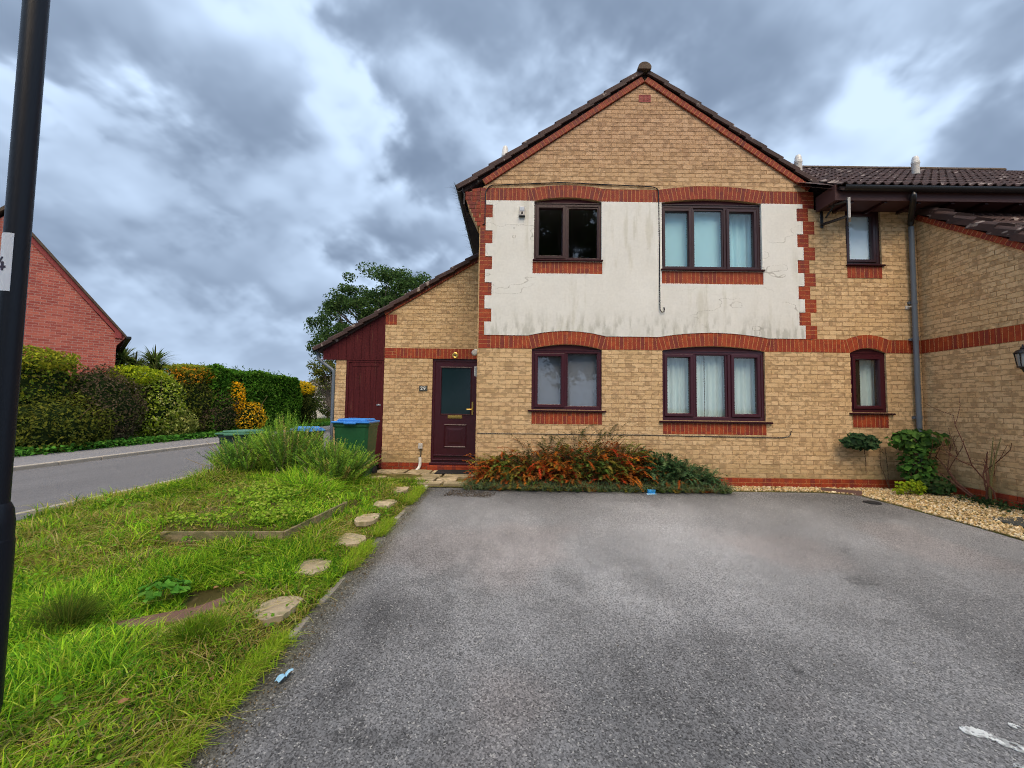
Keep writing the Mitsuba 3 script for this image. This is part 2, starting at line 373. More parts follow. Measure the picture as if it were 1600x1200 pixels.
# driveway edging
y = 2.55
while y < 6.75:
    L = rng.uniform(.42, .62); s0 = float(slope(-1.36, y))
    w = rng.uniform(-.008, .008)
    put('edging_stone', cbx(-1.395 + w, -1.335 + w, y, y + L - .015, s0 - .12, s0 + .012 + rng.uniform(-.014, .008), .009), 'concrete_material', drive)
    y += L
# paved landing in front of the porch door
path = structure('path', sheet(-2.75, -.60, 6.66, 8.32, 4, 4, lambda x, y: 0 * x + .002), 'soil_material', 'small paved landing before the front door')
for r_, (ya, yb) in enumerate([(6.72, 7.02), (7.03, 7.40), (7.41, 7.80), (7.81, 8.26)]):
    x = -2.70 + .1 * (r_ % 2)
    while x < -.72:
        w = rng.uniform(.38, .62)
        e = [(x + rng.uniform(0, .03), ya + rng.uniform(0, .03)), (x + w - rng.uniform(.01, .05), ya + rng.uniform(0, .04)), (x + w - rng.uniform(.01, .05), yb - rng.uniform(0, .04)), (x + rng.uniform(0, .03), yb - rng.uniform(0, .03))]
        if x + w < -.58:
            m = trimesh.creation.extrude_polygon(Polygon(e).buffer(-.008).buffer(.006), .03 + rng.uniform(0, .012), engine='earcut')
            put('paving_stone', m, 'stone_material', path)
        x += w
# gravel bed
bed_poly = Polygon([(3.15, 6.60), (3.15, 6.965), (6.94, 6.965), (6.94, 4.2), (5.56, 4.2), (5.50, 5.2), (5.36, 6.42), (4.9, 6.60)])
m = trimesh.creation.extrude_polygon(bed_poly, .02, engine='earcut').subdivide_to_size(.3)
v = np.array(m.vertices); v[:, 2] += slope(v[:, 0], v[:, 1]) - .012
gravel_bed = structure('gravel_bed', trimesh.Trimesh(v, m.faces, process=False), 'soil_material', 'gravel bed along the house wall')
def pebbles(n, poly, cols, smin, smax, lift=.012):
    mnx, mny, mxx, mxy = poly.bounds; pp = prep(poly); pts = []
    while len(pts) < n:
        c = rng.uniform([mnx, mny], [mxx, mxy])
        if pp.contains(Point(c)): pts.append(c)
    pts = np.array(pts); ico = trimesh.creation.icosphere(subdivisions=0)
    V0 = np.array(ico.vertices); s = rng.uniform(smin, smax, (n, 1, 1)) * rng.uniform(.55, 1.25, (n, 1, 3)) * [1, 1, .7]
    q = rng.normal(size=(n, 3, 3)); Q, _ = np.linalg.qr(q)
    V = np.einsum('nij,nkj->nki', Q, V0[None] * s) + np.concatenate([pts, (slope(pts[:, 0], pts[:, 1]) + lift + rng.uniform(0, .012, n))[:, None]], 1)[:, None]
    F = ico.faces[None] + (np.arange(n) * len(V0))[:, None, None]
    C = np.array(cols)[rng.integers(0, len(cols), n)] * rng.uniform(.75, 1.2, (n, 1))
    return trimesh.Trimesh(V.reshape(-1, 3), F.reshape(-1, 3), process=False), np.repeat(C, len(V0), 0)
m, c = pebbles(9000, bed_poly, [(.62, .44, .20), (.70, .55, .30), (.50, .33, .13), (.74, .64, .45), (.40, .27, .13)], .007, .017)
put('gravel', m, 'speck_material', None, color=c, label='golden gravel spread between driveway and house wall', category='gravel', kind='stuff')

# ------------------------------------------------------------------ walls of individual bricks
def bricks(poly, z0, pitch, zmax, parity=0, L=.225, jt=.009, u0=0.0):
    mnu, mnz, mxu, mxz = poly.bounds; pp = prep(poly); out = []
    k = max(0, int((mnz - z0) / pitch) - 1)
    while z0 + k * pitch < min(zmax, mxz):
        za, zb = z0 + k * pitch + jt / 2, z0 + (k + 1) * pitch - jt / 2
        off = u0 - (L / 2 if (k + parity) % 2 else 0)
        i0 = int(math.floor((mnu - off) / L)) - 1
        for i in range(i0, int((mxu - off) / L) + 2):
            r = sbox(off + i * L + jt / 2, za, off + (i + 1) * L - jt / 2, zb)
            if pp.contains(r): out.append((r, True))
            elif pp.intersects(r):
                for g in polys(r.intersection(poly)):
                    if g.area > 6e-4: out.append((g, False))
        k += 1
    return out
def brick_mesh(g, full, plane, depth=.09, mapping=front):
    j = rng.uniform(-.0022, .0022)
    if full:
        a, b, c, d = g.bounds
        return bx(a, c, plane + j, plane + depth, b, d) if mapping is front else bx(plane + j, plane + depth, a, c, b, d)
    return mapping(g, plane + j, plane + depth)
def lay(items, parent, name, rest, m, rank, limit=300):
    """the first LIMIT pieces by rank are entries of their own, the rest one mesh"""
    items = sorted(items, key=rank)
    for it in items[:limit]: put(name, it[0], m, parent)
    if items[limit:]: put(rest, cat([it[0] for it in items[limit:]]), m, parent, kind='stuff')

# heights of the front: plinth .16, courses .0758, lower band 2.282-2.51, upper band 4.86-5.087
FY = 6.97
CZ, CP = .16, .0758
ARCHES = {'low': [(.33, 1.52, .083, .083), (2.545, 4.285, .083, .083), (5.74, 6.345, .085, .085)], 'up': [(.346, 1.513, .071, .066), (2.55, 4.272, .071, .078)]}
BASE = {'low': (2.282, 2.51), 'up': (4.86, 5.087)}
def zbot(x, which):
    z = BASE[which][0]
    for a, b, h, H in ARCHES[which]:
        t = (x - (a + b) / 2) / ((b - a) / 2)
        if abs(t) < 1: z = max(z, BASE[which][0] + h * (1 - t * t))
    return z
def ztop(x, which):
    z = BASE[which][1]
    for a, b, h, H in ARCHES[which]:
        t = (x - (a + b) / 2) / ((b - a) / 2 + .065)
        if abs(t) < 1: z = max(z, BASE[which][1] + H * (1 - t * t))
    return z
def band_bricks(xa, xb, which):
    kb, kt = [xa], [xa]
    for a, b, h, H in ARCHES[which]:
        if b < xa or a > xb: continue
        kb += [a - .16, a, b, b + .16]; kt += [a - .16, a - .065, b + .065, b + .16]
    kb.append(xb); kt.append(xb)
    out = []
    for s in range(len(kb) - 1):
        n = max(1, round((kb[s + 1] - kb[s]) / .0725))
        e = np.linspace(kb[s], kb[s + 1], n + 1)
        for p, q in zip(e[:-1], e[1:]):
            p2, q2 = np.interp(p, kb, kt), np.interp(q, kb, kt)
            g = .0048
            out.append([(p + g, zbot(p + g, which) + .004), (q - g, zbot(q - g, which) + .004), (q2 - g, ztop(q2 - g, which) - .004), (p2 + g, ztop(p2 + g, which) - .004)])
    return out
def curve_poly(xa, xb, which, lo=None, hi=None):
    x = np.linspace(xa, xb, 200)
    return x
APEX = (2.262, 7.02)
def gable_z(x): return APEX[1] - .685 * abs(x - APEX[0])
xg = np.linspace(-.583, 6.945, 700)
band_low = Polygon([(x, zbot(x, 'low')) for x in xg] + [(x, ztop(x, 'low')) for x in xg[::-1]])
xu = np.linspace(-.49, 4.985, 500)
band_up = Polygon([(x, zbot(x, 'up')) for x in xu] + [(x, ztop(x, 'up')) for x in xu[::-1]])
WIN = {  # frame outer rectangle, sill (x0, x1, z0, z1), soldiers below (x0, x1, z0, z1)
    'LL': ((.33, 1.52, 1.262, 2.268), (.272, 1.588, 1.217, 1.246), (.333, 1.524, 1.012, 1.212)),
    'LR': ((2.545, 4.285, 1.11, 2.275), (2.485, 4.38, 1.062, 1.092), (2.545, 4.29, .872, 1.056)),
    'UL': ((.346, 1.513, 3.83, 4.835), (.328, 1.53, 3.798, 3.826), (.326, 1.525, 3.585, 3.793)),
    'UR': ((2.55, 4.272, 3.70, 4.84), (2.53, 4.30, 3.660, 3.692), (2.544, 4.288, 3.436, 3.655)),
    'RU': ((5.73, 6.338, 3.815, 4.80), (5.715, 6.37, 3.783, 3.810), (5.732, 6.335, 3.576, 3.778)),
    'RL': ((5.74, 6.345, 1.28, 2.285), (5.69, 6.44, 1.240, 1.266), (5.748, 6.35, 1.02, 1.235))}
def rect(t): return sbox(t[0], t[2], t[1], t[3])
def opening(k, grow=0.0):
    w = WIN[k][0]; which = 'up' if k[0] == 'U' else 'low'
    o = sbox(w[0] - grow, w[2] - grow, w[1] + grow, BASE[which][0] if k != 'RU' else w[3] + grow)
    if k != 'RU':
        x = np.linspace(w[0], w[1], 30)
        o = o.union(Polygon([(w[0], w[3] - .02)] + [(q, zbot(q, which)) for q in x] + [(w[1], w[3] - .02)]))
    return o
opens = unary_union([opening(k) for k in WIN])
opens_core = unary_union([opening(k, .006) for k in WIN])
sills = unary_union([rect(WIN[k][1]) for k in WIN] + [sbox(WIN[k][0][0], WIN[k][1][2], WIN[k][0][1], WIN[k][0][2] + .01) for k in WIN] + [sbox(WIN[k][2][0], WIN[k][2][3] - .01, WIN[k][2][1], WIN[k][1][2] + .01) for k in WIN])
soldiers = unary_union([rect(WIN[k][2]) for k in WIN])
# quoins
q_right, q_left = [], []
z = 4.784
for n in range(10):
    a = 4.882 if n % 2 == 0 else 4.985
    q_right.append((a, a + .205, z - 3 * CP, z)); z -= 3 * CP
q_right.append((4.985, 5.19, 4.784, 5.087))
z = 2.51
for n in range(11):
    h = 3 * CP if n < 10 else 4.86 - z
    q_left.append((-.583, -.487 if n % 2 == 0 else -.370, z, z + h)); z += h
q_left.append((-.583, -.487, 4.86, 5.087))
quoin_poly = unary_union([rect(q) for q in q_right + q_left])
plaster_poly = Polygon([(x, ztop(x, 'low')) for x in np.linspace(-.55, 5.1, 400)] + [(x, zbot(x, 'up')) for x in np.linspace(5.1, -.55, 400)])
right_edge = unary_union([sbox(-.6, 2.4, q[0] + .01, 5.2) for q in q_right]).bounds
plaster_poly = plaster_poly.difference(quoin_poly)
cutR = unary_union([sbox(q[0], q[2], 6.0, q[3]) for q in q_right])
plaster_poly = plaster_poly.difference(cutR).difference(opens).difference(unary_union([rect(WIN[k][2]) for k in ('UL', 'UR')])).difference(unary_union([rect(WIN[k][1]) for k in ('UL', 'UR')]))
wall_poly = Polygon([(-.583, 0), (6.945, 0), (6.945, 4.76), (5.19, 4.76), (5.19, 5.04), (APEX[0], APEX[1]), (-.583, gable_z(-.583))])

porch_band_ = sbox(-2.585, 2.247, -.59, 2.453)
house = thing('terraced_house', 'gabled yellow brick house with red brick bands, white rendered upper front and lean-to porch', 'house')
wing = thing('neighbouring_house', 'adjoining yellow brick house at the right with a tiled main roof and a projecting wing', 'house')
# cores (mortar) behind the bricks
fw = put('front_wall', front(wall_poly.intersection(sbox(-2, -1, 5.19, 9)).difference(opens_core), FY + .006, FY + .26), 'mortar_material', house)
nw = put('front_wall', front(wall_poly.intersection(sbox(5.19, -1, 8, 9)).difference(opens_core), FY + .006, FY + .26), 'mortar_material', wing)
solid_cut = unary_union([band_low, band_up.buffer(0), quoin_poly, plaster_poly.buffer(.002), opens, sills, soldiers, sbox(-1, -.1, 8, CZ)])
upper_plaster_zone = Polygon([(x, ztop(x, 'low') - .01) for x in np.linspace(-.6, 4.95, 300)] + [(4.95, 5.08), (-.6, 5.08)])
buff_poly = wall_poly.difference(solid_cut)
buff_poly = buff_poly.difference(upper_plaster_zone)
buff_poly = unary_union([g for g in polys(buff_poly) if g.area > 2e-3])
gab, nei = [], []
for g, full in bricks(buff_poly, CZ, CP, 7.1):
    c = g.centroid
    (gab if c.x < 5.19 else nei).append((brick_mesh(g, full, FY), g, full))
def near(it): # whole bricks nearest to the middle of the front, clear of the planting, first
    c = it[1].centroid
    return (0 if it[2] and c.y > 1.0 else 5) + abs(c.x - 1.5) * .1 + abs(c.y - 1.4) * .12
# right hand wing, wall facing -x
WX = 6.945
def wing_top(yy): return 4.60 - .755 * (6.95 - yy)
wing_poly = Polygon([(4.2, 0), (6.968, 0), (6.968, wing_top(6.968)), (4.2, wing_top(4.2))])
sw = put('side_wall', side(wing_poly, WX + .006, WX + .25), 'mortar_material', wing)
wing_band = sbox(4.2, 2.282, 6.968, 2.51)
sidebricks = [(brick_mesh(g, f, WX, mapping=side), g, f) for g, f in bricks(wing_poly.difference(wing_band).difference(sbox(4, -1, 8, CZ)), CZ, CP, 5, parity=1, u0=6.968)]
lay(gab, fw, 'brick', 'brickwork', 'buff_brick_material', near)
lay(sidebricks, sw, 'brick', 'brickwork', 'buff_brick_material', lambda it: (0 if it[2] and it[1].centroid.x > 5.56 else 5) + abs(it[1].centroid.y - 2) * .1 + abs(it[1].centroid.x - 5.8) * .1, 190)
lay(nei, nw, 'brick', 'brickwork', 'buff_brick_material', lambda it: (0 if it[2] and it[1].centroid.y > .9 else 5) + abs(it[1].centroid.y - 2.5), 110)
# red bricks
redsA, redsB = [], []
def add_red(pts, plane=FY - .003):
    c = np.mean(pts, 0); (redsA if c[0] < 5.19 else redsB).append((prism4(pts, plane + rng.uniform(-.0015, .0015), plane + .09), c))
def row_red(x0, x1, z0, z1, n=3, split=None):
    h = (z1 - z0) / n
    for k in range(n):
        zz = z0 + k * h
        cuts = [x0] + ([split] if split and k % 2 else []) + [x1]
        for a, b in zip(cuts[:-1], cuts[1:]):
            add_red([(a + .003, zz + .004), (b - .004, zz + .004), (b - .004, zz + h - .004), (a + .003, zz + h - .004)])
def soldier_row(t):
    n = max(1, round((t[1] - t[0]) / .0735)); e = np.linspace(t[0], t[1], n + 1)
    for a, b in zip(e[:-1], e[1:]): add_red([(a + .0048, t[2] + .002), (b - .0048, t[2] + .002), (b - .0048, t[3] - .002), (a + .0048, t[3] - .002)])
for p in band_bricks(-.37, 6.94, 'low'): add_red(p)
row_red(-.583, -.37, 2.282, 2.51, 3)
for p in band_bricks(-.483, 4.985, 'up'): add_red(p)
for q in q_right: row_red(*q, n=3 if q[3] - q[2] < .25 else 4)
for q in q_left: row_red(*q, n=max(1, round((q[3] - q[2]) / CP)))
for k in WIN: soldier_row(WIN[k][2])
k, z = 0, 4.41
while z < 5.12:
    left = max(-.85, -.645 - .0345 * k)
    top = lambda x: 5.02 + .33 * (x + .85)
    right = -.587
    cuts = [left, left + .11 + .06 * (k % 2), right]
    for a, b in zip(cuts[:-1], cuts[1:]):
        if b - a < .03: continue
        g = Polygon([(a + .004, z + .004), (b - .004, z + .004), (b - .004, min(z + CP - .004, top(b))), (a + .004, min(z + CP - .004, top(a)))])
        if g.is_valid and g.area > 4e-4 and z + .01 < top(a): add_red(list(g.exterior.coords)[:4] if len(g.exterior.coords) == 5 else [(a, z), (b, z), (b, z + .06), (a, z + .06)])
    k += 1; z += CP
put('kneeler', front(Polygon([(-.60, 4.41)] + [(-.655 - .0345 * i_ + .015, 4.41 + CP * i_) for i_ in range(6)] + [(-.84, 4.9), (-.84, 5.0), (-.60, 5.08)]), FY + .006, FY + .3), 'mortar_material', fw)
for xa, xb in [(-.583, 5.19), (5.19, 6.945)]:
    for k in range(2):
        x = xa - (.1125 if k else 0)
        while x < xb:
            a, b = max(x, xa), min(x + .225, xb)
            if b - a > .03: add_red([(a + .004, .012 + k * .075), (b - .004, .012 + k * .075), (b - .004, .079 + k * .075), (a + .004, .079 + k * .075)], FY - .004)
            x += .225
lay(redsA, fw, 'red_brick', 'red_brickwork', 'red_brick_material', lambda it: 0 if it[1][1] > .8 else 9)
lay(redsB, nw, 'red_brick', 'red_brickwork', 'red_brick_material', lambda it: 0 if it[1][1] > .2 else 9)
n = round((6.95 - 4.2) / .0725)
e = np.linspace(6.965, 4.2, n + 1)
for a, b in zip(e[:-1], e[1:]):
    g = bx(WX - .003 + rng.uniform(-.0015, .0015), WX + .08, b + .0048, a - .0048, 2.286, 2.506)
    put('red_brick', g, 'red_brick_material', sw)
for k in range(2):
    yy = 6.965 + (.1125 if k else 0)
    while yy > 4.2:
        a, b = max(yy - .225, 4.2), min(yy, 6.965)
        if b - a > .03: put('red_brick', bx(WX - .004, WX + .08, a + .004, b - .004, .012 + k * .075, .079 + k * .075), 'red_brick_material', sw)
        yy -= .225
for host, lo_, hi_ in ((fw, -1, 5.19), (nw, 5.19, 7)):
    zones = unary_union([band_low, band_up, soldiers, sbox(-.583, .005, 6.945, .158)]).difference(opens_core)
    for g in polys(zones.intersection(sbox(lo_, -1, hi_, 9)).buffer(-.002)): put('pointing', front(g, FY - .0015, FY + .004), 'pale_mortar', host)
for g in polys(quoin_poly.difference(unary_union([band_low, band_up]).buffer(.002)).buffer(-.002)): put('pointing', front(g, FY - .0012, FY + .004), 'pale_mortar', fw)
put('pointing', bx(WX - .0015, WX + .004, 4.2, 6.966, 2.284, 2.508), 'pale_mortar', sw)
# render panel
rp = put('render_panel', front(plaster_poly, FY - .012, FY + .05), 'plaster_material', house)
# porch front (set back) ------------------------------------------------------------
PY, PP = 8.31, .0772
def porch_under(x): return 4.245 - .607 * (-.728 - x)      # lower edge of the dentil course
porch_door = sbox(-1.61, -.1, -.60, 2.245)
porch_poly = Polygon([(-2.585, 0), (-.583, 0), (-.583, porch_under(-.583)), (-2.585, porch_under(-2.585))])
pw = put('porch_wall', front(porch_poly.difference(sbox(-1.616, -.1, -.594, 2.25)), PY + .006, PY + .25), 'mortar_material', house)
porch_band, porch_block = sbox(-2.585, 2.245, -.583, 2.455), sbox(-2.585, 2.925, -2.355, 3.14)
pbr = [(brick_mesh(g, f, PY), g, f) for g, f in bricks(porch_poly.difference(porch_band).difference(porch_block).difference(porch_door).difference(sbox(-3, -1, 0, CZ)), CZ, PP, 5, u0=-2.585)]
lay(pbr, pw, 'brick', 'brickwork', 'buff_brick_material', lambda it: 0 if it[2] else 5, 300)
pill = put('brick_pillar', bx(-3.56, -3.356, PY + .006, PY + .22, 0, 2.215), 'mortar_material', house)
for k in range(27):
    cuts = [-3.566, -3.35] if k % 2 else [-3.566, -3.46, -3.35]
    for a, b in zip(cuts[:-1], cuts[1:]):
        put('brick', bx(a + .002, b - .002, PY + rng.uniform(-.002, .002), PY + .215, CZ + k * PP - .02 + .0045 - .12, CZ + (k + 1) * PP - .02 - .0045 - .12), 'buff_brick_material', pill)
put('pointing', bx(-2.583, -.59, PY - .0015, PY + .004, 2.247, 2.453), 'pale_mortar', pw)
put('pointing', bx(-2.583, -2.357, PY - .0015, PY + .004, 2.927, 3.138), 'pale_mortar', pw)
def pred(x0, x1, z0, z1): put('red_brick', bx(x0 + .0048, x1 - .0048, PY - .004 + rng.uniform(-.0015, .0015), PY + .09, z0 + .004, z1 - .004), 'red_brick_material', pw)
for k in range(3):
    pred(-2.585, -2.43 if k == 1 else -2.345, 2.245 + k * .07, 2.315 + k * .07)
    if k == 1: pred(-2.43, -2.345, 2.315, 2.385)
e = np.linspace(-2.345, -.585, 25)
for a, b in zip(e[:-1], e[1:]): pred(a, b, 2.245, 2.455)
for a in (-2.585, -2.508, -2.431): pred(a, a + .077, 2.925, 3.14)
for k in range(2):
    x = -2.585 - (.1125 if k else 0)
    while x < -1.63:
        a, b = max(x, -2.585), min(x + .225, -1.62)
        if b - a > .03: pred(a, b, .010 + k * .075, .083 + k * .075)
        x += .225

# ------------------------------------------------------------------ roofs
def sloped_box(p0, p1, w0, w1, lo, hi, axis='x'):
    """bar along the slope p0->p1 in the plane (x,z) or (y,z); w0..w1 across, lo..hi along the normal"""
    p0, p1 = np.array(p0, float), np.array(p1, float)
    d = (p1 - p0) / np.linalg.norm(p1 - p0); nrm = np.array([-d[1], d[0]]);  nrm = nrm if nrm[1] > 0 else -nrm
    c = [p0 + nrm * lo, p1 + nrm * lo, p1 + nrm * hi, p0 + nrm * hi]
    v = [[q[0], w, q[1]] if axis == 'x' else [w, q[0], q[1]] for w in (w0, w1) for q in c]
    return quads(v, [[0, 1, 2, 3], [4, 7, 6, 5], [0, 4, 5, 1], [1, 5, 6, 2], [2, 6, 7, 3], [3, 7, 4, 0]])
def verge_tile(lower, upper, w0, w1, axis, thick=.085, lift0=.030):
    """one verge tile, tail lifted over the one below, with a rounded top edge"""
    p0, p1 = np.array(lower, float), np.array(upper, float)
    d = (p1 - p0) / np.linalg.norm(p1 - p0); nrm = np.array([-d[1], d[0]]); nrm = nrm if nrm[1] > 0 else -nrm
    sec = [(0, 0), (0, thick * .72), (.03, thick), (.14, thick * .95), (w1 - w0, thick * .80), (w1 - w0, thick * .45), (.04, thick * .4), (.04, 0)]
    v = []
    for s, lift in ((-.035, lift0), (np.linalg.norm(p1 - p0) + .02, .0)):
        for a, h in sec:
            q = p0 + d * s + nrm * (h + lift); v.append([q[0], w0 + a, q[1]] if axis == 'x' else [w0 + a, q[0], q[1]])
    v = np.array(v) + rng.normal(0, .0015, (len(v), 3))
    n = len(sec)
    q = [[i_, (i_ + 1) % n, n + (i_ + 1) % n, n + i_] for i_ in range(n)] + [[0, 1, 6, 7], [1, 2, 5, 6], [2, 3, 4, 5], [n, n + 7, n + 6, n + 1], [n + 1, n + 6, n + 5, n + 2], [n + 2, n + 5, n + 4, n + 3]]
    return quads(v, q)
def verge(parent, foot, head, w0, w1, axis, n, thick=.085, lift0=.030):
    e = np.linspace(0, 1, n + 1); f, h = np.array(foot), np.array(head)
    for a, b in zip(e[:-1], e[1:]): put('verge_tile', verge_tile(f + (h - f) * a, f + (h - f) * b, w0, w1, axis, thick, lift0), 'tile_material', parent)
def dentils(parent, foot, head, w0, w1, axis, height):
    f, h = np.array(foot, float), np.array(head, float); n = round(np.linalg.norm(h - f) / .075)
    for a in range(n): put('verge_brick', sloped_box(f + (h - f) * (a + .075) / n, f + (h - f) * (a + .925) / n, w0, w1, 0, height, axis), 'red_brick_material', parent)
    put('verge_mortar', sloped_box(f, h, w0 + .003, w1, .002, height - .002, axis), 'pale_mortar', parent)
AX = APEX[0]
roof = put('roof', cat(sloped_box((-.93, 5.02), (AX, 7.165), 6.99, 13.4, -.03, .03), sloped_box((AX, 7.165), (5.45, 5.02), 6.99, 13.4, -.03, .03)), 'tile_material', house)
verge(roof, (-.93, 5.025), (AX - .05, 7.14), 6.905, 7.2, 'x', 11, .095)
verge(roof, (5.42, 5.025), (AX + .05, 7.14), 6.905, 7.2, 'x', 11, .095)
dentils(roof, (-.50, gable_z(-.50) + .008), (AX, APEX[1] + .01), 6.935, 7.0, 'x', .10)
dentils(roof, (5.08, gable_z(5.08) + .008), (AX, APEX[1] + .01), 6.935, 7.0, 'x', .10)
for k in range(14):
    y0 = 6.86 + k * .44
    prof = [(.115 * math.cos(t), .10 * math.sin(t) + .02) for t in np.linspace(-.25, math.pi + .25, 14)]
    g = Polygon(prof)
    put('ridge_tile', front(g, y0, y0 + .45).apply_translation([AX - .02, 0, 7.205 + (.012 if k % 2 else 0)]), 'ridge_material', roof)
# body walls that close the house
put('body_wall', cat(bx(-.583, -.33, FY + .26, 13.2, 0, 5.0), bx(5.0, 5.2, FY + .26, 13.2, 0, 5.2), bx(-.33, 5.0, 13.0, 13.2, 0, 5.0), bx(-.33, 5.0, FY + .26, 13.0, 2.42, 2.62), bx(-.33, 5.0, FY + .26, 13.0, -.05, .12), bx(-.33, 5.0, FY + .26, 13.0, 4.98, 5.02), bx(1.9, 2.1, FY + .26, 13, 0, 5)), 'room_material', house)
put('side_wall', bx(-.60, -.5835, FY + .02, 13.2, 0, 5.0), 'buff_brick_material', house)
# left eave: soffit box, fascia and gutter
put('fascia', cat(bx(-.87, -.60, FY + .31, 13.2, 4.80, 4.83), bx(-.885, -.862, FY + .02, 13.2, 4.80, 5.0)), 'black_plastic', house)
def gutter(p0, p1, r=.056):
    """half-round gutter from p0 to p1"""
    p0, p1 = np.array(p0, float), np.array(p1, float); d = (p1 - p0) / np.linalg.norm(p1 - p0); a = np.cross(d, [0, 0, 1])
    t = np.linspace(-.1, math.pi + .1, 12); sec = [(math.cos(q) * r, -math.sin(q) * r) for q in t] + [(math.cos(q) * (r - .006), -math.sin(q) * (r - .006)) for q in t[::-1]]
    n = len(sec); v = [p + a * s[0] + np.array([0, 0, s[1]]) for p in (p0, p1) for s in sec]
    q = [[i_, (i_ + 1) % n, n + (i_ + 1) % n, n + i_] for i_ in range(n)]
    h = n // 2; q += [[i_, i_ + 1, n - 2 - i_, n - 1 - i_] for i_ in range(h - 1)]
    return quads(v, q)
gt = put('gutter', gutter((-.945, 6.87, 5.02), (-.945, 13.3, 5.02), .06), 'black_plastic', house, smooth=40)
def blades(P, H, W, lean, C, rng_, segs=3, curve=1.0):
    """grass blades: base points P (n,3), heights H, widths W, lean vectors (n,2)"""
    n = len(P); t = np.linspace(0, 1, segs + 1)
    az = rng_.uniform(0, 2 * np.pi, n); wd = np.stack([np.cos(az), np.sin(az), 0 * az], 1)
    V = []
    for k, s in enumerate(t):
        c = P + np.concatenate([lean * (s ** 1.7)[None] if np.ndim(s) else lean * s ** 1.7, np.zeros((n, 1))], 1) * H[:, None]
        c[:, 2] += H * (s - .45 * curve * s ** 2.2 * np.clip(np.linalg.norm(lean, axis=1), 0, 1.4))
        if k < segs: V += [c - wd * (W * (1 - .55 * s))[:, None] / 2, c + wd * (W * (1 - .55 * s))[:, None] / 2]
        else: V.append(c)
    m = 2 * segs + 1
    F = []
    for k in range(segs - 1): F += [[2 * k, 2 * k + 1, 2 * k + 3], [2 * k, 2 * k + 3, 2 * k + 2]]
    F.append([2 * segs - 2, 2 * segs - 1, 2 * segs])
    V = np.stack(V, 1); F = np.array(F)[None] + (np.arange(n) * m)[:, None, None]
    return trimesh.Trimesh(V.reshape(-1, 3), F.reshape(-1, 3), process=False), np.repeat(C, m, 0)
n = 260
P = np.stack([rng.uniform(-1.02, -.93, n), 6.88 + rng.uniform(0, 1, n) ** 1.3 * 4.5, rng.uniform(5.0, 5.06, n)], 1)
m, c = blades(P, rng.uniform(.05, .16, n), rng.uniform(.004, .010, n), np.stack([rng.uniform(-1.6, -.2, n), rng.uniform(-.5, .5, n)], 1), np.array([(.07, .065, .035)]) * rng.uniform(.5, 1.3, (n, 1)), rng)
put('moss', m, 'foliage_material', gt, color=c, kind='stuff', label='dry moss and weeds growing from the gutter')
# neighbouring roof: eave along x at y 6.5, ridge at y 9.2
RE, RR, RT = (6.47, 4.945), (9.2, 6.83), .69
rz = lambda yy: RE[1] + RT * (yy - RE[0]) - .03
pl = [(5.28, 6.49), (16, 6.49), (16, 9.2), (2.8, 9.2), (5.28, 7.05)]
tri_ = [[0, 1, 2], [0, 2, 3], [0, 3, 4]]
slab = trimesh.Trimesh([[a_, b_, rz(b_) + h_] for h_ in (0, -.06) for a_, b_ in pl], tri_ + [[a_ + 5, c_ + 5, b_ + 5] for a_, b_, c_ in tri_] + [[k, (k + 1) % 5, (k + 1) % 5 + 5] for k in range(5)] + [[k, (k + 1) % 5 + 5, k + 5] for k in range(5)], process=False)
nroof = put('roof', cat(slab, sloped_box(RR, (12.4, 4.7), 3.2, 16, -.05, -.012, 'y')), 'tile_material', wing)
def roof_tile(width=.30, length=.345, over=.055, thick=.016):
    """double-roll interlocking tile lying in local x (across) and s (up the slope)"""
    u = np.linspace(0, 1, 13)
    prof = .030 * np.clip(np.cos((u - .22) * 2 * np.pi * 2), -.35, 1)
    v = []
    for s, lift in ((-over * .5, .030), (length, .006)):
        for t_ in (0, -thick):
            for a, h in zip(u, prof): v.append([a * width * 1.01, s, h + lift + t_])
    q, n = [], 13
    for a in range(n - 1):
        q += [[a, a + 1, 2 * n + a + 1, 2 * n + a], [n + a, 3 * n + a, 3 * n + a + 1, n + a + 1], [a, n + a, n + a + 1, a + 1]]
    return np.array(v), np.array(q)
TV, TQ = roof_tile()
def tiling(parent, o, ux, us, un, cols, rows, clip=None, limit=300):
    """tiles over a slope: origin, across, up-slope and normal vectors"""
    o, ux, us, un = (np.array(t, float) for t in (o, ux, us, un)); rest, done = [], 0
    for r_ in range(rows):
        for c_ in range(cols):
            loc = TV + rng.normal(0, .0012, 3)
            v = o + np.outer(loc[:, 0] + c_ * .30, ux) + np.outer(loc[:, 1] + r_ * .345, us) + np.outer(loc[:, 2], un)
            if clip and not clip(v.mean(0)): continue
            m = quads(v, TQ)
            if done < limit: put('roof_tile', m, 'tile_material', parent, smooth=35); done += 1
            else: rest.append(m)
    if rest: put('roof_tiling', cat(rest), 'tile_material', parent, smooth=35, kind='stuff')
d = np.array([0, RR[0] - RE[0], RR[1] - RE[1]]); Ls = np.linalg.norm(d); d /= Ls; nn = np.array([0, -d[2], d[1]])
tiling(nroof, (4.05, RE[0] + .01, RE[1]), (1, 0, 0), d, nn, 27, int(Ls / .345) + 1, clip=lambda c: c[2] > 7.06 - .677 * (c[0] - AX) and (c[0] > 5.32 or c[1] > 7.05), limit=235)
for k in range(26):
    prof = [(.12 * math.cos(t), .085 * math.sin(t)) for t in np.linspace(0, math.pi, 10)]
    x0 = 4.2 + k * .45 * .82
    lowered = -.10 if x0 > 11.0 else 0
    put('ridge_tile', side(Polygon(prof), x0, x0 + .36).apply_translation([0, RR[0] + .02, RR[1] + .0 + lowered]), 'ridge_material', nroof)
put('soffit', bx(5.27, 16, 6.56, FY - .001, 4.745, 4.765), 'eave_material', wing)
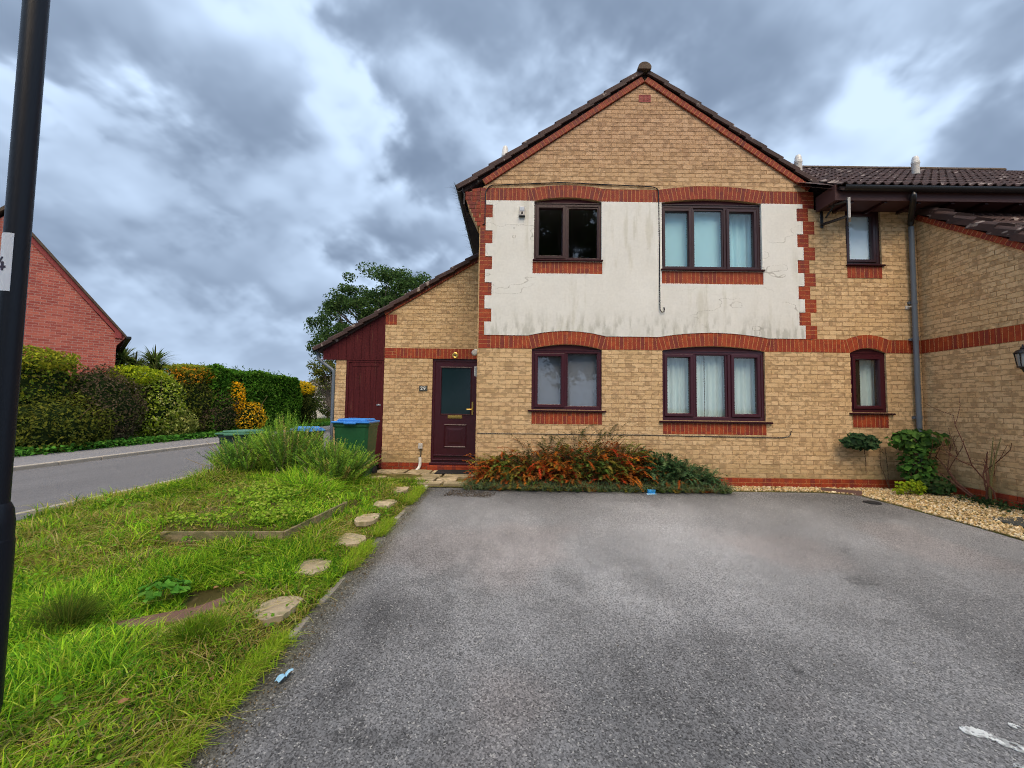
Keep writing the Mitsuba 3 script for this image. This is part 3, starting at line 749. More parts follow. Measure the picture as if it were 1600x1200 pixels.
put('fascia', bx(5.27, 16, 6.535, 6.555, 4.72, 4.90), 'eave_material', wing)
put('fascia_end', front(Polygon([(5.22, 4.72), (5.268, 4.72), (5.268, 4.98), (5.22, 4.98)]), 6.535, FY - .006), 'eave_material', wing)
put('rafter_foot', cat([bx(x_, x_ + .05, 6.57, FY - .004, 4.70, 4.743) for x_ in np.arange(5.5, 9.5, .55)]), 'dark_frame_material', wing)
ng = put('gutter', gutter((5.30, 6.47, 4.905), (16, 6.47, 4.905), .062), 'black_plastic', wing, smooth=40)
dp = put('downpipe', tube(bend([(6.80, 6.905, 4.46), (6.80, 6.905, .20), (6.80, 6.84, .06)]), .038, 14), 'grey_plastic', wing, smooth=40)
for zc in (2.52, 3.15, 1.2):
    put('pipe_collar', cat(tube([(6.80, 6.905, zc - .03), (6.80, 6.905, zc + .03)], .044, 14), bx(6.74, 6.86, 6.935, 6.968, zc - .02, zc + .02)), 'grey_plastic', dp, smooth=40)
put('swan_neck', tube(bend([(6.43, 6.47, 4.86), (6.43, 6.47, 4.74), (6.80, 6.905, 4.56), (6.80, 6.905, 4.44)]), .043, 12), 'black_plastic', dp, smooth=40)
# wing roof
wroof_lo, wroof_hi = np.array([4.0, wing_top(4.0) + .085]), np.array([6.95, wing_top(6.95) + .085])
wroof = put('wing_roof', sloped_box(wroof_lo, wroof_hi, WX + .05, 14, -.03, .02, 'y'), 'tile_material', wing)
d = np.array([0, *(wroof_hi - wroof_lo)]); Lw = np.linalg.norm(d); d /= Lw; nn = np.array([0, -d[2], d[1]])
tiling(wroof, (WX + .20, wroof_lo[0], wroof_lo[1] + .035), (1, 0, 0), d, nn, 12, int(Lw / .345) + 1, limit=200)
verge(wroof, wroof_lo + [0, .012], wroof_hi + [0, .012], WX - .06, WX + .24, 'y', 11, .13, .05)
dentils(wroof, (4.2, wing_top(4.2) + .004), (6.95, wing_top(6.95) + .004), WX - .035, WX + .05, 'y', .082)
put('wing_front_wall', bx(WX + .25, 14, 4.2, 4.45, -.2, 2.5), 'buff_brick_material', wing)
put('body_wall', cat(bx(WX + .3, 14, FY, 12.2, 0, 4.7), bx(5.2, WX + .3, 11.9, 12.2, 0, 4.7), bx(5.2, WX, FY + .26, 12, 2.42, 2.62), bx(5.2, WX, FY + .26, 12, -.05, .12), bx(5.2, WX, FY + .26, 12, 4.75, 4.8)), 'room_material', wing)

# porch roof: falls to the left
PF, PH = (-3.93, 2.362), (-.60, 4.385)
proof = put('porch_roof', sloped_box(PF, PH, PY - .03, 12.6, -.02, .045), 'tile_material', house)
verge(proof, PF, PH, PY - .10, PY + .2, 'x', 11)
dentils(proof, (-2.585, porch_under(-2.585) + .004), (-.60, porch_under(-.60) + .004), PY - .03, PY + .05, 'x', .085)
g0 = lambda x: PF[1] - .02 + .6075 * (x - PF[0])
e = np.linspace(-3.835, -2.588, 9)
for a, b in zip(e[:-1], e[1:]):
    put('gable_board', prism4([(a + .003, 2.222), (b - .003, 2.222), (b - .003, g0(b)), (a + .003, g0(a))], PY + .012 + rng.uniform(-.003, .003), PY + .04), 'cladding_material', proof)
put('gable_backing', prism4([(-3.83, 2.226), (-2.59, 2.226), (-2.59, g0(-2.59)), (-3.83, g0(-3.83))], PY + .035, PY + .08), 'moss_black', proof)
put('gable_rail', bx(-3.84, -2.588, PY - .008, PY + .03, 2.200, 2.2215), 'cladding_material', proof)
put('porch_body', cat(bx(-3.56, -3.36, PY + .22, 12.4, 0, 2.25), bx(-3.36, -.6, 12.2, 12.4, 0, 3), bx(-2.7, -2.585, PY + .25, 12.2, 0, 3.0), bx(-3.36, -.6, PY + .26, 12.2, -.05, .1)), 'buff_brick_material', house)
pg = put('porch_gutter', gutter((-3.955, PY - .08, 2.40), (-3.955, 12.5, 2.40), .055), 'black_plastic', house, smooth=40)
put('porch_downpipe', tube(bend([(-3.955, PY + .05, 2.37), (-3.95, PY + .05, 2.22), (-3.615, PY + .04, 1.98), (-3.615, PY + .04, .05)]), .034, 12), 'grey_plastic', house, smooth=40)

# ------------------------------------------------------------------ windows
def window(parent, k, lights, m, label=None):
    w, s, so = WIN[k]; x0, x1, z0, z1 = w; fy = FY + .035
    W = put('window', ring(x0, x1, z0, z1, [(0, fy + .07), (0, fy), (.045, fy), (.052, fy + .006), (.055, fy + .02), (.055, fy + .07)]), m, parent, **({'label': label} if label else {}))
    for i_, (a, b, c, e_, sash) in enumerate(lights):
        if sash:
            t = .058
            put('sash', ring(a - t, b + t, c - t, e_ + t, [(0, fy + .05), (0, fy - .016), (.006, fy - .02), (.046, fy - .02), (.058, fy + .004), (.058, fy + .05)]), m, W)
        else:
            t = .022
            put('bead', ring(a - t, b + t, c - t, e_ + t, [(0, fy + .05), (0, fy + .010), (.016, fy + .010), (.022, fy + .024), (.022, fy + .05)]), m, W)
        put('pane', quads([[a - .002, fy + .034, c - .002], [b + .002, fy + .034, c - .002], [b + .002, fy + .034, e_ + .002], [a - .002, fy + .034, e_ + .002]], [[0, 1, 2, 3]]), 'pane_material', W)
    xs_ = sorted((l[1], r[0]) for l, r in zip(lights[:-1], lights[1:]))
    for a, b in xs_: put('mullion', bx((a + b) / 2 - .035, (a + b) / 2 + .035, fy + .003, fy + .07, z0 + .05, z1 - .05), m, W)
    holes = unary_union([sbox(l[0] - .012, l[2] - .012, l[1] + .012, l[3] + .012) for l in lights])
    put('fixed_frame', front(sbox(x0 + .05, z0 + .05, x1 - .05, z1 - .05).difference(holes), fy + .022, fy + .066), m, W)
    put('sill', cbx(s[0], s[1], FY - .045, FY + .09, s[2], s[3], .007), 'sill_material', W)
    put('sub_sill', bx(x0 + .002, x1 - .002, FY + .02, FY + .1, s[3] - .002, z0 + .001), m, W)
    if k != 'RU':
        which = 'up' if k[0] == 'U' else 'low'
        q = np.linspace(x0 + .002, x1 - .002, 24)
        put('arch_panel', front(Polygon([(x0 + .002, z1 + .001)] + [(t, max(zbot(t, which) + .004, z1 + .002)) for t in q] + [(x1 - .002, z1 + .001)]), fy + .022, fy + .06), 'arch_panel_material', W)
        put('head_drip', bx(x0 + .004, x1 - .004, fy - .012, fy + .03, z1 - .004, z1 + .010), m, W)
    return W
window(house, 'LL', [(.439, .827, 1.348, 2.157, 1), (.951, 1.445, 1.323, 2.208, 0)], 'frame_material', 'maroon ground floor window with two lights beside the porch')
window(house, 'LR', [(2.645, 3.019, 1.225, 2.169, 1), (3.149, 3.631, 1.172, 2.209, 0), (3.783, 4.160, 1.225, 2.172, 1)], 'frame_material', 'wide maroon ground floor window with three lights and net curtains')
window(house, 'UL', [(.438, .836, 3.916, 4.746, 1), (.955, 1.445, 3.871, 4.753, 0)], 'dark_frame_material', 'dark brown upstairs window with two lights reflecting trees')
window(house, 'UR', [(2.625, 3.019, 3.755, 4.717, 1), (3.139, 3.609, 3.709, 4.742, 0), (3.741, 4.149, 3.757, 4.715, 1)], 'dark_frame_material', 'wide dark brown upstairs window with three pale teal lights')
window(wing, 'RU', [(5.812, 6.205, 3.921, 4.690, 1)], 'dark_frame_material', 'narrow upstairs window with a pale blue blind')
window(wing, 'RL', [(5.845, 6.236, 1.391, 2.171, 1)], 'frame_material', 'narrow maroon ground floor window with one curtain')
def curtain(x0, x1, z0, z1, y, waves, amp, m, label, cat_='curtain', name='curtain', th=.003):
    nx = max(8, int((x1 - x0) * 70)); u = np.linspace(0, 1, nx)
    ph = waves * u * 2 * np.pi + .7 * np.sin(u * 9)
    v, q = [], []
    for zz, am in ((z0, 1.0), ((z0 + z1) / 2, .85), (z1, .6)):
        for t in u: v.append([x0 + (x1 - x0) * t, y + amp * am * math.sin(waves * t * 6.283 + .9 * math.sin(t * 11 + zz * .6)), zz])
    for r_ in range(2):
        for a in range(nx - 1): q.append([r_ * nx + a, r_ * nx + a + 1, (r_ + 1) * nx + a + 1, (r_ + 1) * nx + a])
    v = np.array(v); n = len(v); back = v + [0, th, 0]
    q = np.array(q); put(name, quads(np.vstack([v, back]), np.vstack([q, q[:, ::-1] + n])), m, None, smooth=True, label=label, category=cat_)
curtain(2.60, 3.33, 1.12, 2.24, 7.16, 7, .022, 'curtain_material', 'pale net curtain drawn across the left half of the wide ground floor window')
curtain(3.355, 4.24, 1.12, 2.24, 7.165, 9, .02, 'curtain_material', 'pale net curtain drawn across the right half of the wide ground floor window')
curtain(2.58, 3.68, 3.70, 4.81, 7.15, .2, .004, 'blind_material', 'pale teal roller blind in the wide upstairs window', 'blind', 'blind')
curtain(3.66, 4.24, 3.70, 4.80, 7.19, 5, .022, 'blind_material', 'pale teal curtain at the right end of the wide upstairs window')
curtain(.38, 1.48, 1.27, 2.25, 7.15, .2, .004, 'net_material', 'grey blue privacy blind behind the ground floor window beside the porch', 'blind', 'blind')
curtain(5.76, 6.32, 3.83, 4.79, 7.075, .1, .003, 'pale_blind_material', 'pale blue roller blind in the narrow upstairs window', 'blind', 'blind')
curtain(6.06, 6.30, 1.29, 2.28, 7.16, 2.5, .02, 'curtain_material', 'single white curtain at the right of the narrow ground floor window')

# ------------------------------------------------------------------ doors
dy = PY + .03
fd = put('front_door', ring(-1.612, -.60, .17, 2.245, [(0, dy + .07), (0, dy), (.05, dy), (.06, dy + .012), (.06, dy + .07)]), 'frame_material', house, label='maroon front door with a large dark glass panel')
put('door_leaf', front(sbox(-1.555, .22, -.657, 2.19).difference(sbox(-1.43, 1.135, -.84, 2.068)), dy + .012, dy + .055), 'frame_material', fd)
put('glazing_bead', ring(-1.452, -.818, 1.112, 2.09, [(0, dy + .05), (0, dy + .004), (.014, dy + .0), (.026, dy + .022), (.026, dy + .05)]), 'frame_material', fd)
put('pane', bx(-1.432, -.838, dy + .026, dy + .04, 1.133, 2.07), 'obscure_glass', fd)
put('panel', cat(ring(-1.36, -.905, .46, .925, [(0, dy + .03), (0, dy + .004), (.012, dy - .002), (.04, dy + .018), (.04, dy + .03)]), ring(-1.29, -.975, .53, .855, [(0, dy + .03), (0, dy + .010), (.05, dy + .002), (.05, dy + .03)]), bx(-1.245, -1.02, dy + .002, dy + .03, .575, .81)), 'frame_material', fd)
put('weather_bar', cat(cbx(-1.56, -.65, dy - .02, dy + .02, .295, .318, .006), cbx(-1.585, -.63, dy - .03, dy + .02, .205, .235, .006)), 'frame_material', fd)
put('threshold', cbx(-1.63, -.585, PY - .05, PY + .1, .12, .17, .008), 'frame_material', fd)
put('letter_plate', cat(cbx(-1.287, -.997, dy - .004, dy + .016, 1.045, 1.108, .005), cbx(-1.265, -1.02, dy - .012, dy, 1.062, 1.095, .004)), 'brass_material', fd)
put('handle', cat(cbx(-.808, -.776, dy - .008, dy + .016, 1.12, 1.385, .005), tube(bend([(-.792, dy - .005, 1.235), (-.792, dy - .055, 1.235), (-.905, dy - .055, 1.232)]), .011, 8)), 'brass_material', fd, smooth=40)
put('step', cbx(-1.66, -.60, PY - .12, PY + .2, .0, .118, .01), 'red_brick_material', house)
sd = put('store_door', bx(-3.34, -2.59, PY + .03, PY + .05, .08, 2.198), 'moss_black', house, label='peeling dark maroon plank store door beneath the boarded gable')
put('frame', cat(bx(-3.348, -3.30, PY + .002, PY + .05, .05, 2.199), bx(-2.635, -2.588, PY + .002, PY + .05, .05, 2.199), bx(-3.30, -2.635, PY + .002, PY + .05, 2.155, 2.199)), 'cladding_material', sd)
put('top_rail', bx(-3.235, -2.70, PY + .008, PY + .04, 2.075, 2.15), 'cladding_material', sd)
e = np.linspace(-3.298, -2.637, 7)
for k, (a, b) in enumerate(zip(e[:-1], e[1:])):
    put('plank', bx(a + .0025, b - .0025, PY + .016 + rng.uniform(-.002, .002), PY + .04, .10, 2.073 if 0 < k < 5 else 2.15), 'cladding_material', sd)
put('latch', cat(lathe([(0, -.03), (.018, -.028), (.02, -.015), (.009, -.008), (.009, .02)], (-2.685, PY - .0, 1.30), 'y', 12), bx(-2.72, -2.60, PY + .010, PY + .018, 1.285, 1.315)), 'steel_material', sd, smooth=40)

# ------------------------------------------------------------------ things fixed to the houses
t = thing('alarm_box', 'small white and grey alarm box on the render beside the upstairs window', 'alarm box')
put('case', cbx(.085, .185, FY - .06, FY - .012, 4.575, 4.74, .012), 'offwhite_plastic', t)
put('cover', cbx(.098, .172, FY - .066, FY - .055, 4.655, 4.725, .003), 'sticker_material', t)
put('lens', bx(.12, .15, FY - .064, FY - .058, 4.60, 4.642), 'black_plastic', t)
put('base', cbx(.082, .188, FY - .064, FY - .012, 4.562, 4.576, .003), 'black_plastic', t)
cy = FY - .016
t = thing('cable', 'thin black cable looping across the gable and down the white render', 'cable')
put('run', tube(bend([(-.545, cy, 4.43), (-.505, cy, 4.43), (-.50, cy, 5.02), (-.42, cy, 5.125), (.8, cy, 5.19), (2.40, cy, 5.135), (2.495, cy, 5.09), (2.505, cy, 4.2), (2.50, cy - .01, 3.45), (2.50, cy - .02, 2.98), (2.53, cy - .02, 2.925), (2.575, cy - .02, 2.95), (2.58, cy - .01, 3.0)]), .0085, 6), 'black_plastic', t, smooth=40)
put('grommet', lathe([(0, 0), (.012, .002), (.012, .012), (0, .014)], (2.575, FY - .010, 3.01), 'y', 10), 'black_plastic', t)
t = thing('wire', 'thin dark wire along the lower brick wall, curling up at its right end', 'wire')
put('run', tube(bend([(-.58, FY - .008, .845), (.6, FY - .010, .845), (2.15, FY - .010, .852), (3.4, FY - .009, .838), (4.55, FY - .008, .832), (4.68, FY - .008, .86), (4.70, FY - .008, .95)]), .006, 5), 'black_plastic', t, smooth=40)
t = thing('vent', 'red air brick near the top of the gable', 'vent')
put('frame', ring(2.165, 2.375, 6.672, 6.80, [(0, FY + .01), (0, FY - .008), (.012, FY - .008), (.014, FY + .002), (.014, FY + .01)]), 'airbrick_material', t)
put('grille', cat([bx(2.18 + .0235 * k, 2.193 + .0235 * k, FY - .006, FY + .004, 6.684, 6.79) for k in range(8)] + [bx(2.178, 2.365, FY - .005, FY + .004, 6.684 + .021 * k, 6.694 + .021 * k) for k in range(6)]), 'airbrick_material', t)
def flue(x, y, z, h, label):
    t = thing('flue', label, 'flue', None)
    put('pipe', lathe([(.062, -.1), (.062, h * .55), (.066, h * .56), (.066, h * .62)], (x, y, z), 'z', 20), 'offwhite_plastic', t, smooth=40)
    put('terminal', lathe([(.058, h * .62), (.070, h * .63), (.070, h * .72), (.060, h * .74), (.058, h * .86), (.042, h * .96), (.0, h)], (x, y, z), 'z', 20), 'white_plastic', t, smooth=40)
    put('flashing', lathe([(.12, -.03), (.085, .03), (.064, .06)], (x, y, z), 'z', 20), 'plate_material', t, smooth=40)
flue(-.185, 7.6, 5.66, .60, 'white flue terminal peeping over the left slope of the gable')
flue(5.46, 7.70, 5.78, .44, 'white flue pipe at the foot of the gable roof, on the tiled roof')
flue(8.10, 8.08, 6.02, .45, 'white flue pipe in the middle of the tiled roof at right')
t = thing('security_light', 'small white security light on the house corner above the front door', 'lamp')
put('body', cbx(-.72, -.588, 7.62, 7.72, 2.28, 2.36, .015), 'white_plastic', t)
put('bracket', bx(-.60, -.584, 7.60, 7.74, 2.25, 2.38), 'white_plastic', t)
put('head', lathe([(0, -.02), (.05, -.015), (.06, .03), (.045, .06), (0, .065)], (-.70, 7.66, 2.29), 'y', 14), 'offwhite_plastic', t, smooth=40)
t = thing('door_lamp', 'small white framed wall lamp on the corner beside the front door', 'lamp')
put('frame', cat(cbx(-.735, -.705, 7.98, 8.02, 1.88, 2.06, .004), cbx(-.65, -.62, 7.98, 8.02, 1.93, 2.05, .004), bx(-.735, -.584, 7.985, 8.015, 2.05, 2.065)), 'white_plastic', t)
put('glass', prism4([(-.71, 1.87), (-.67, 1.87), (-.64, 2.04), (-.72, 2.04)], 7.97, 8.03), 'lamp_glass_material', t)
t = thing('house_number', 'small dark plaque reading 29 on the porch wall', 'sign')
put('plate', cbx(-1.868, -1.70, PY - .016, PY - .001, 1.588, 1.695, .005), 'plate_material', t)
m = meshkit.text_mesh('29', .064, .004, True); v = np.array(m.vertices)
put('digits', trimesh.Trimesh(np.stack([v[:, 0] - v[:, 0].mean() - 1.782, PY - .016 - v[:, 2], v[:, 1] - v[:, 1].min() + 1.610], 1), m.faces, process=False), 'letter_white', t)
t = thing('door_ornament', 'round brass ornament on the red band above the front door', 'ornament')
put('rosette', lathe([(.060, 0), (.062, .012), (.045, .02), (.03, .012), (.02, .014)], (-1.155, PY - .004, 2.318), 'y', 24), 'brass_material', t, smooth=40)
put('button', lathe([(.022, .012), (.018, .024), (0, .026)], (-1.155, PY - .004, 2.318), 'y', 16), 'plate_material', t, smooth=40)
t = thing('meter_outlet', 'small white junction box with a curved white pipe low on the porch wall', 'junction box')
put('box', cbx(-1.852, -1.765, PY - .055, PY - .002, .435, .545, .008), 'offwhite_plastic', t)
put('lead', tube(bend([(-1.80, PY - .025, .44), (-1.795, PY - .022, .34), (-1.815, PY - .022, .26)]), .010, 8), 'plate_material', t, smooth=40)
put('pipe', tube(bend([(-1.81, PY - .04, .27), (-1.80, PY - .045, .16), (-1.815, PY - .06, .07), (-1.86, PY - .12, .02)]), .030, 12), 'white_plastic', t, smooth=40)
t = thing('doormat', 'dark doormat lying before the front door', 'doormat')
put('mat', cbx(-1.42, -.72, 7.72, 8.16, .032, .05, .006), 'rubber_material', t)
t = thing('dish_bracket', 'black wall bracket with a thin white panel seen edge on beside the narrow upstairs window', 'bracket')
put('wall_plate', cat(cbx(5.29, 5.335, FY - .02, FY - .002, 4.44, 4.82, .004)), 'black_plastic', t)
put('arm', tube([(5.31, FY - .01, 4.50), (5.40, 6.50, 4.44)], .026, 8), 'black_plastic', t)
put('arm', tube([(5.31, FY - .01, 4.79), (5.40, 6.52, 4.70)], .026, 8), 'black_plastic', t)
put('brace', tube([(5.32, 6.88, 4.58), (5.35, 6.72, 4.73)], .014, 8), 'black_plastic', t)
a_ = np.array([5.40, 6.48]); d_ = a_ / np.linalg.norm(a_); n_ = np.array([-d_[1], d_[0]])
c_ = [a_ + d_ * s1 * .10 + n_ * s2 * .016 for s1, s2 in ((-1, -1), (1, -1), (1, 1), (-1, 1))]
m = trimesh.convex.convex_hull(np.array([[*(q * 1.0), z] for q in c_ for z in (4.37, 4.70)]))
put('panel', m, 'offwhite_plastic', t)
c_ = [a_ + d_ * s1 * .09 + n_ * (s2 * .006 + .024) for s1, s2 in ((-1, -1), (1, -1), (1, 1), (-1, 1))]
put('panel_back', trimesh.convex.convex_hull(np.array([[*q, z] for q in c_ for z in (4.30, 4.71)])), 'black_plastic', t)
t = thing('pipe_clip', 'small white cable clip beside the grey downpipe', 'clip')
put('clip', cat(cbx(6.70, 6.76, FY - .02, FY - .001, 3.04, 3.10, .004), tube([(6.73, FY - .03, 3.075), (6.80, FY - .06, 3.09)], .012, 8)), 'offwhite_plastic', t)
t = thing('wall_lantern', 'dark metal wall lantern on the side wall of the right hand wing', 'lantern')
lx, ly, lz = 6.80, 5.46, 2.0
put('cage', cat([tube([(lx + .055 * math.cos(q), ly + .055 * math.sin(q), lz - .09), (lx + .078 * math.cos(q), ly + .078 * math.sin(q), lz + .09)], .007, 6) for q in np.arange(6) * math.pi / 3 + .3] + [lathe([(.05, -.10), (.066, -.095), (.06, -.08)], (lx, ly, lz), 'z', 12), lathe([(.072, .085), (.088, .09), (.08, .10)], (lx, ly, lz), 'z', 12)]), 'black_plastic', t)
put('glass', lathe([(.048, -.085), (.070, .088)], (lx, ly, lz), 'z', 6), 'lamp_glass_material', t)
put('roof', lathe([(.092, .095), (.06, .135), (.025, .15), (.03, .165), (.012, .18), (.008, .21), (0, .215)], (lx, ly, lz), 'z', 14), 'black_plastic', t, smooth=40)
put('foot', lathe([(0, -.16), (.014, -.15), (.02, -.125), (.05, -.098)], (lx, ly, lz), 'z', 12), 'black_plastic', t, smooth=40)
put('bracket', cat(tube(bend([(lx, ly, lz - .15), (lx + .04, ly, lz - .20), (WX - .01, ly, lz - .17)]), .010, 8), cbx(WX - .02, WX - .002, ly - .035, ly + .035, lz - .26, lz - .08, .004)), 'black_plastic', t, smooth=40)

# ------------------------------------------------------------------ lamp post at the left
LX, LY = -2.0266, 1.65
g_ = float(slope(LX, LY))
t = thing('lamp_post', 'slim black lamp post close to the camera at the left edge', 'lamp post')
put('shaft', lathe([(.038, .80), (.038, 6.0)], (LX, LY, 0), 'z', 40), 'post_material', t, smooth=40)
put('base', lathe([(.0565, .075), (.0565, .80), (.0555, .815), (.050, .86), (.0405, .885), (.038, .885)], (LX, LY, 0), 'z', 40), 'post_material', t, smooth=30)
put('access_door', lathe([(.0565, .10), (.0595, .104), (.0595, .735), (.0565, .745)], (LX, LY, 0), 'z', 40), 'post_material', t, smooth=30)
put('root', lathe([(.046, g_ - .2), (.046, .09), (.0565, .09)], (LX, LY, 0), 'z', 32), 'post_material', t, smooth=40)
ang = math.radians(-60)
put('lock', lathe([(0, -.004), (.007, -.003), (.007, .004)], (LX + .0595 * math.cos(ang), LY + .0595 * math.sin(ang), .685), 'y', 10), 'steel_material', t)
def on_post(v, r, a0):
    """wraps x (metres along the surface) round the post, z up, y outwards"""
    a = a0 + v[:, 0] / r
    return np.stack([LX + (r + v[:, 1]) * np.cos(a), LY + (r + v[:, 1]) * np.sin(a), v[:, 2]], 1)
face = math.atan2(-LY, -LX)
st = thing('number_sticker', 'white sticker with a black 4 wrapped round the lamp post', 'sticker')
m = trimesh.creation.box((.095, .0015, .235)); m = m.subdivide_to_size(.012); v = np.array(m.vertices); v[:, 2] += 1.842
put('sheet', trimesh.Trimesh(on_post(v - [.0555, 0, 0], .0385, face), m.faces, process=False), 'sticker_material', st)
m = meshkit.text_mesh('4', .052, .001, True); m = m.subdivide_to_size(.008); v = np.array(m.vertices); v = np.stack([v[:, 0] - v[:, 0].max(), v[:, 2], v[:, 1] - v[:, 1].min()], 1)
put('digit', trimesh.Trimesh(on_post(v + [-.0245, .001, 1.806], .0388, face), m.faces, process=False), 'letter_dark', st)

# ------------------------------------------------------------------ wheelie bins
def bin_(x, y, z, s, rot, body, lid, label, lid_tilt=0.0):
    t = thing('wheelie_bin', label, 'wheelie bin', 'wheelie bins beside the porch')
    M = trimesh.transformations.rotation_matrix(rot, [0, 0, 1]); M[:3, :3] *= s; M[:3, 3] = [x, y, z]
    def B(m): return m.apply_transform(M)
    secs = []
    for zz, w, d, c in ((.06, .22, .24, .03), (.5, .262, .30, .035), (.93, .285, .335, .04), (.95, .30, .35, .04), (1.0, .30, .35, .04)):
        secs.append([[sx * (w - (c if k else 0)), sy * (d - (0 if k else c)), zz] for sx, sy, o in ((1, 1, 0), (-1, 1, 1), (-1, -1, 0), (1, -1, 1)) for k in ((0, 1) if o == 0 else (1, 0))])
    v = np.array(secs).reshape(-1, 3); q = []
    for r_ in range(4):
        for k in range(8): q.append([r_ * 8 + k, r_ * 8 + (k + 1) % 8, (r_ + 1) * 8 + (k + 1) % 8, (r_ + 1) * 8 + k])
    q += [[0, 1, 2, 3], [0, 3, 4, 7], [4, 5, 6, 7]]
    put('body', B(quads(v, q)), body, t, smooth=25)
    put('lid', B(cat(cbx(-.315, .315, -.385, .34, 1.0, 1.035, .012), cbx(-.25, .25, -.30, .30, 1.02, 1.075, .03), cbx(-.10, .10, -.41, -.37, .985, 1.02, .01))), lid, t)
    put('handle', B(cat(tube([(-.24, .40, 1.0), (.24, .40, 1.0)], .016, 8), *[tube([(a, .33, .95), (a, .40, 1.0)], .02, 6) for a in (-.22, 0, .22)])), body, t)
    for a in (-.25, .25):
        w = put('wheel', B(lathe([(0, -.03), (.07, -.03), (.10, -.025), (.105, 0), (.10, .025), (.07, .03), (0, .03)], (a, .30, .105), 'x', 20)), 'rubber_material', t, smooth=30)
    put('axle', B(tube([(-.25, .30, .105), (.25, .30, .105)], .012, 6)), 'steel_material', t)
bin_(-2.72, 7.30, -.02, 1.0, .06, 'bin_green', 'bin_blue', 'large green wheelie bin with bright blue lid standing before the maroon store door')
bin_(-3.93, 8.0, -.13, .92, .5, 'bin_dark_green', 'bin_blue', 'dark green wheelie bin with blue lid half hidden behind the rosemary')
bin_(-4.86, 7.55, -.16, .90, -.12, 'bin_dark_green', 'bin_lid_green', 'wheelie bin with a pale green lid, leftmost behind the rosemary')

# ------------------------------------------------------------------ foliage helpers
def leaves(P, size, C, r_, aspect=.5, normal=None, spread=1.0, fold=.25):
    """folded diamond leaves at P; size scalar or (n,); C (n,3)"""
    n = len(P); size = np.broadcast_to(size, (n,))
    nr = r_.normal(size=(n, 3)) if normal is None else normal + r_.normal(size=(n, 3)) * spread
    nr /= np.linalg.norm(nr, axis=1, keepdims=True) + 1e-9
    t = np.cross(nr, r_.normal(size=(n, 3))); t /= np.linalg.norm(t, axis=1, keepdims=True) + 1e-9
    b = np.cross(nr, t); h = size[:, None] / 2
    V = np.stack([P - t * h, P + b * h * aspect + nr * h * fold, P + t * h, P - b * h * aspect + nr * h * fold], 1)
    F = np.array([[0, 1, 2], [0, 2, 3]])[None] + (np.arange(n) * 4)[:, None, None]
    return trimesh.Trimesh(V.reshape(-1, 3), F.reshape(-1, 3), process=False), np.repeat(C, 4, 0)
def pick(cols, n, r_, jit=.25):
    c = np.array(cols, float); w = c[:, 3] / c[:, 3].sum() if c.shape[1] > 3 else None
    return c[r_.choice(len(c), n, p=w)][:, :3] * r_.uniform(1 - jit, 1 + jit, (n, 1)) * r_.uniform(.92, 1.08, (n, 3))
def joinc(*mc):
    return cat([m for m, c in mc]), np.vstack([c for m, c in mc])
def blob(center, rad, n, r_, power=2.0, rough=.35, freq=2.2, seed=0, inner=.55):
    """points through the outer part of a lumpy (super)ellipsoid, and outward normals"""
    d = r_.normal(size=(n, 3)); d /= np.linalg.norm(d, axis=1, keepdims=True)
    k = (np.abs(d) ** power).sum(1) ** (-1 / power)
    lump = 1 - rough / 2 + rough * meshkit.fbm(d * freq + seed * 7.3, 3, seed) * 1.3 - rough * .3
    rr = (inner + (1 - inner) * r_.uniform(0, 1, n) ** .5)
    P = d * (k * lump * rr)[:, None] * np.asarray(rad) + np.asarray(center)
    return P, d
def shrub(name, label, category, parts, m='foliage_material', group=None, stems=None):
    t = thing(name, label, category, group)
    mc = [p for p in parts]
    mm, cc = joinc(*mc)
    put('foliage', mm, m, t, color=cc)
    if stems: put('stem', cat(stems), 'old_stem', t)
    return t
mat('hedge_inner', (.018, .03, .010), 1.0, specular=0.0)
mat('old_stem', (.10, .065, .035), .9)
mat('bare_twig', (.115, .045, .028), .85)
mat('bark', (.10, .085, .07), .9)
mat('moss_stem', (.17, .15, .055), .9)
def stems_to(base, tops, r0, r1, r_, wob=.05):
    out = []
    for q in tops:
        p = np.linspace(0, 1, 5)[:, None] * (np.asarray(q) - base) + base
        p[1:-1] += r_.normal(0, wob, (3, 3)); out.append(tube(p, np.linspace(r0, r1, 5), 5, False))
    return out

# ------------------------------------------------------------------ hedge side of the road
R = np.random.default_rng(5)
OLIVE, BRONZE = (.14, .155, .024), (.10, .075, .048)
def lump(c, rad, n, size, cols, seed, power=2.3, rough=.45, inner=.6, aspect=.55, freq=2.5):
    P, d = blob(c, rad, n, R, power, rough, freq, seed, inner)
    ok = P[:, 2] > .02
    P, d = P[ok], d[ok]
    return leaves(P, size * R.uniform(.5, 1.5, len(P)), pick(cols, len(P), R) * 1.25, R, aspect, d + [0, 0, .4], .9)
def st(c, top, k=5):
    b = np.array([c[0], c[1], 0.0]); return stems_to(b, [np.array([c[0], c[1], top]) + R.normal(0, .35, 3) for _ in range(k)], .03, .008, R)
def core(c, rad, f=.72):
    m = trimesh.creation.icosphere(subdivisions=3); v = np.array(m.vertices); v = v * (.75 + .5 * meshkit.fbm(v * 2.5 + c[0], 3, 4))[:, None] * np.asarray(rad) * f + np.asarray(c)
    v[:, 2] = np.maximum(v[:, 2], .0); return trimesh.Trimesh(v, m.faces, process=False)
def road_shrub(label, c, rad, n, size, cols, seed, name='shrub', category='shrub', extra=(), **k):
    shrub(name, label, category, [lump(c, rad, n, size, cols, seed, **k), *extra], stems=st(c, c[2] + rad[2] * .5))
    last = [q for q in scene if q.endswith('__foliage')][-1].rsplit('__', 1)[0]
    put('inner_twigs', core(c, rad), 'hedge_inner', last, smooth=True)
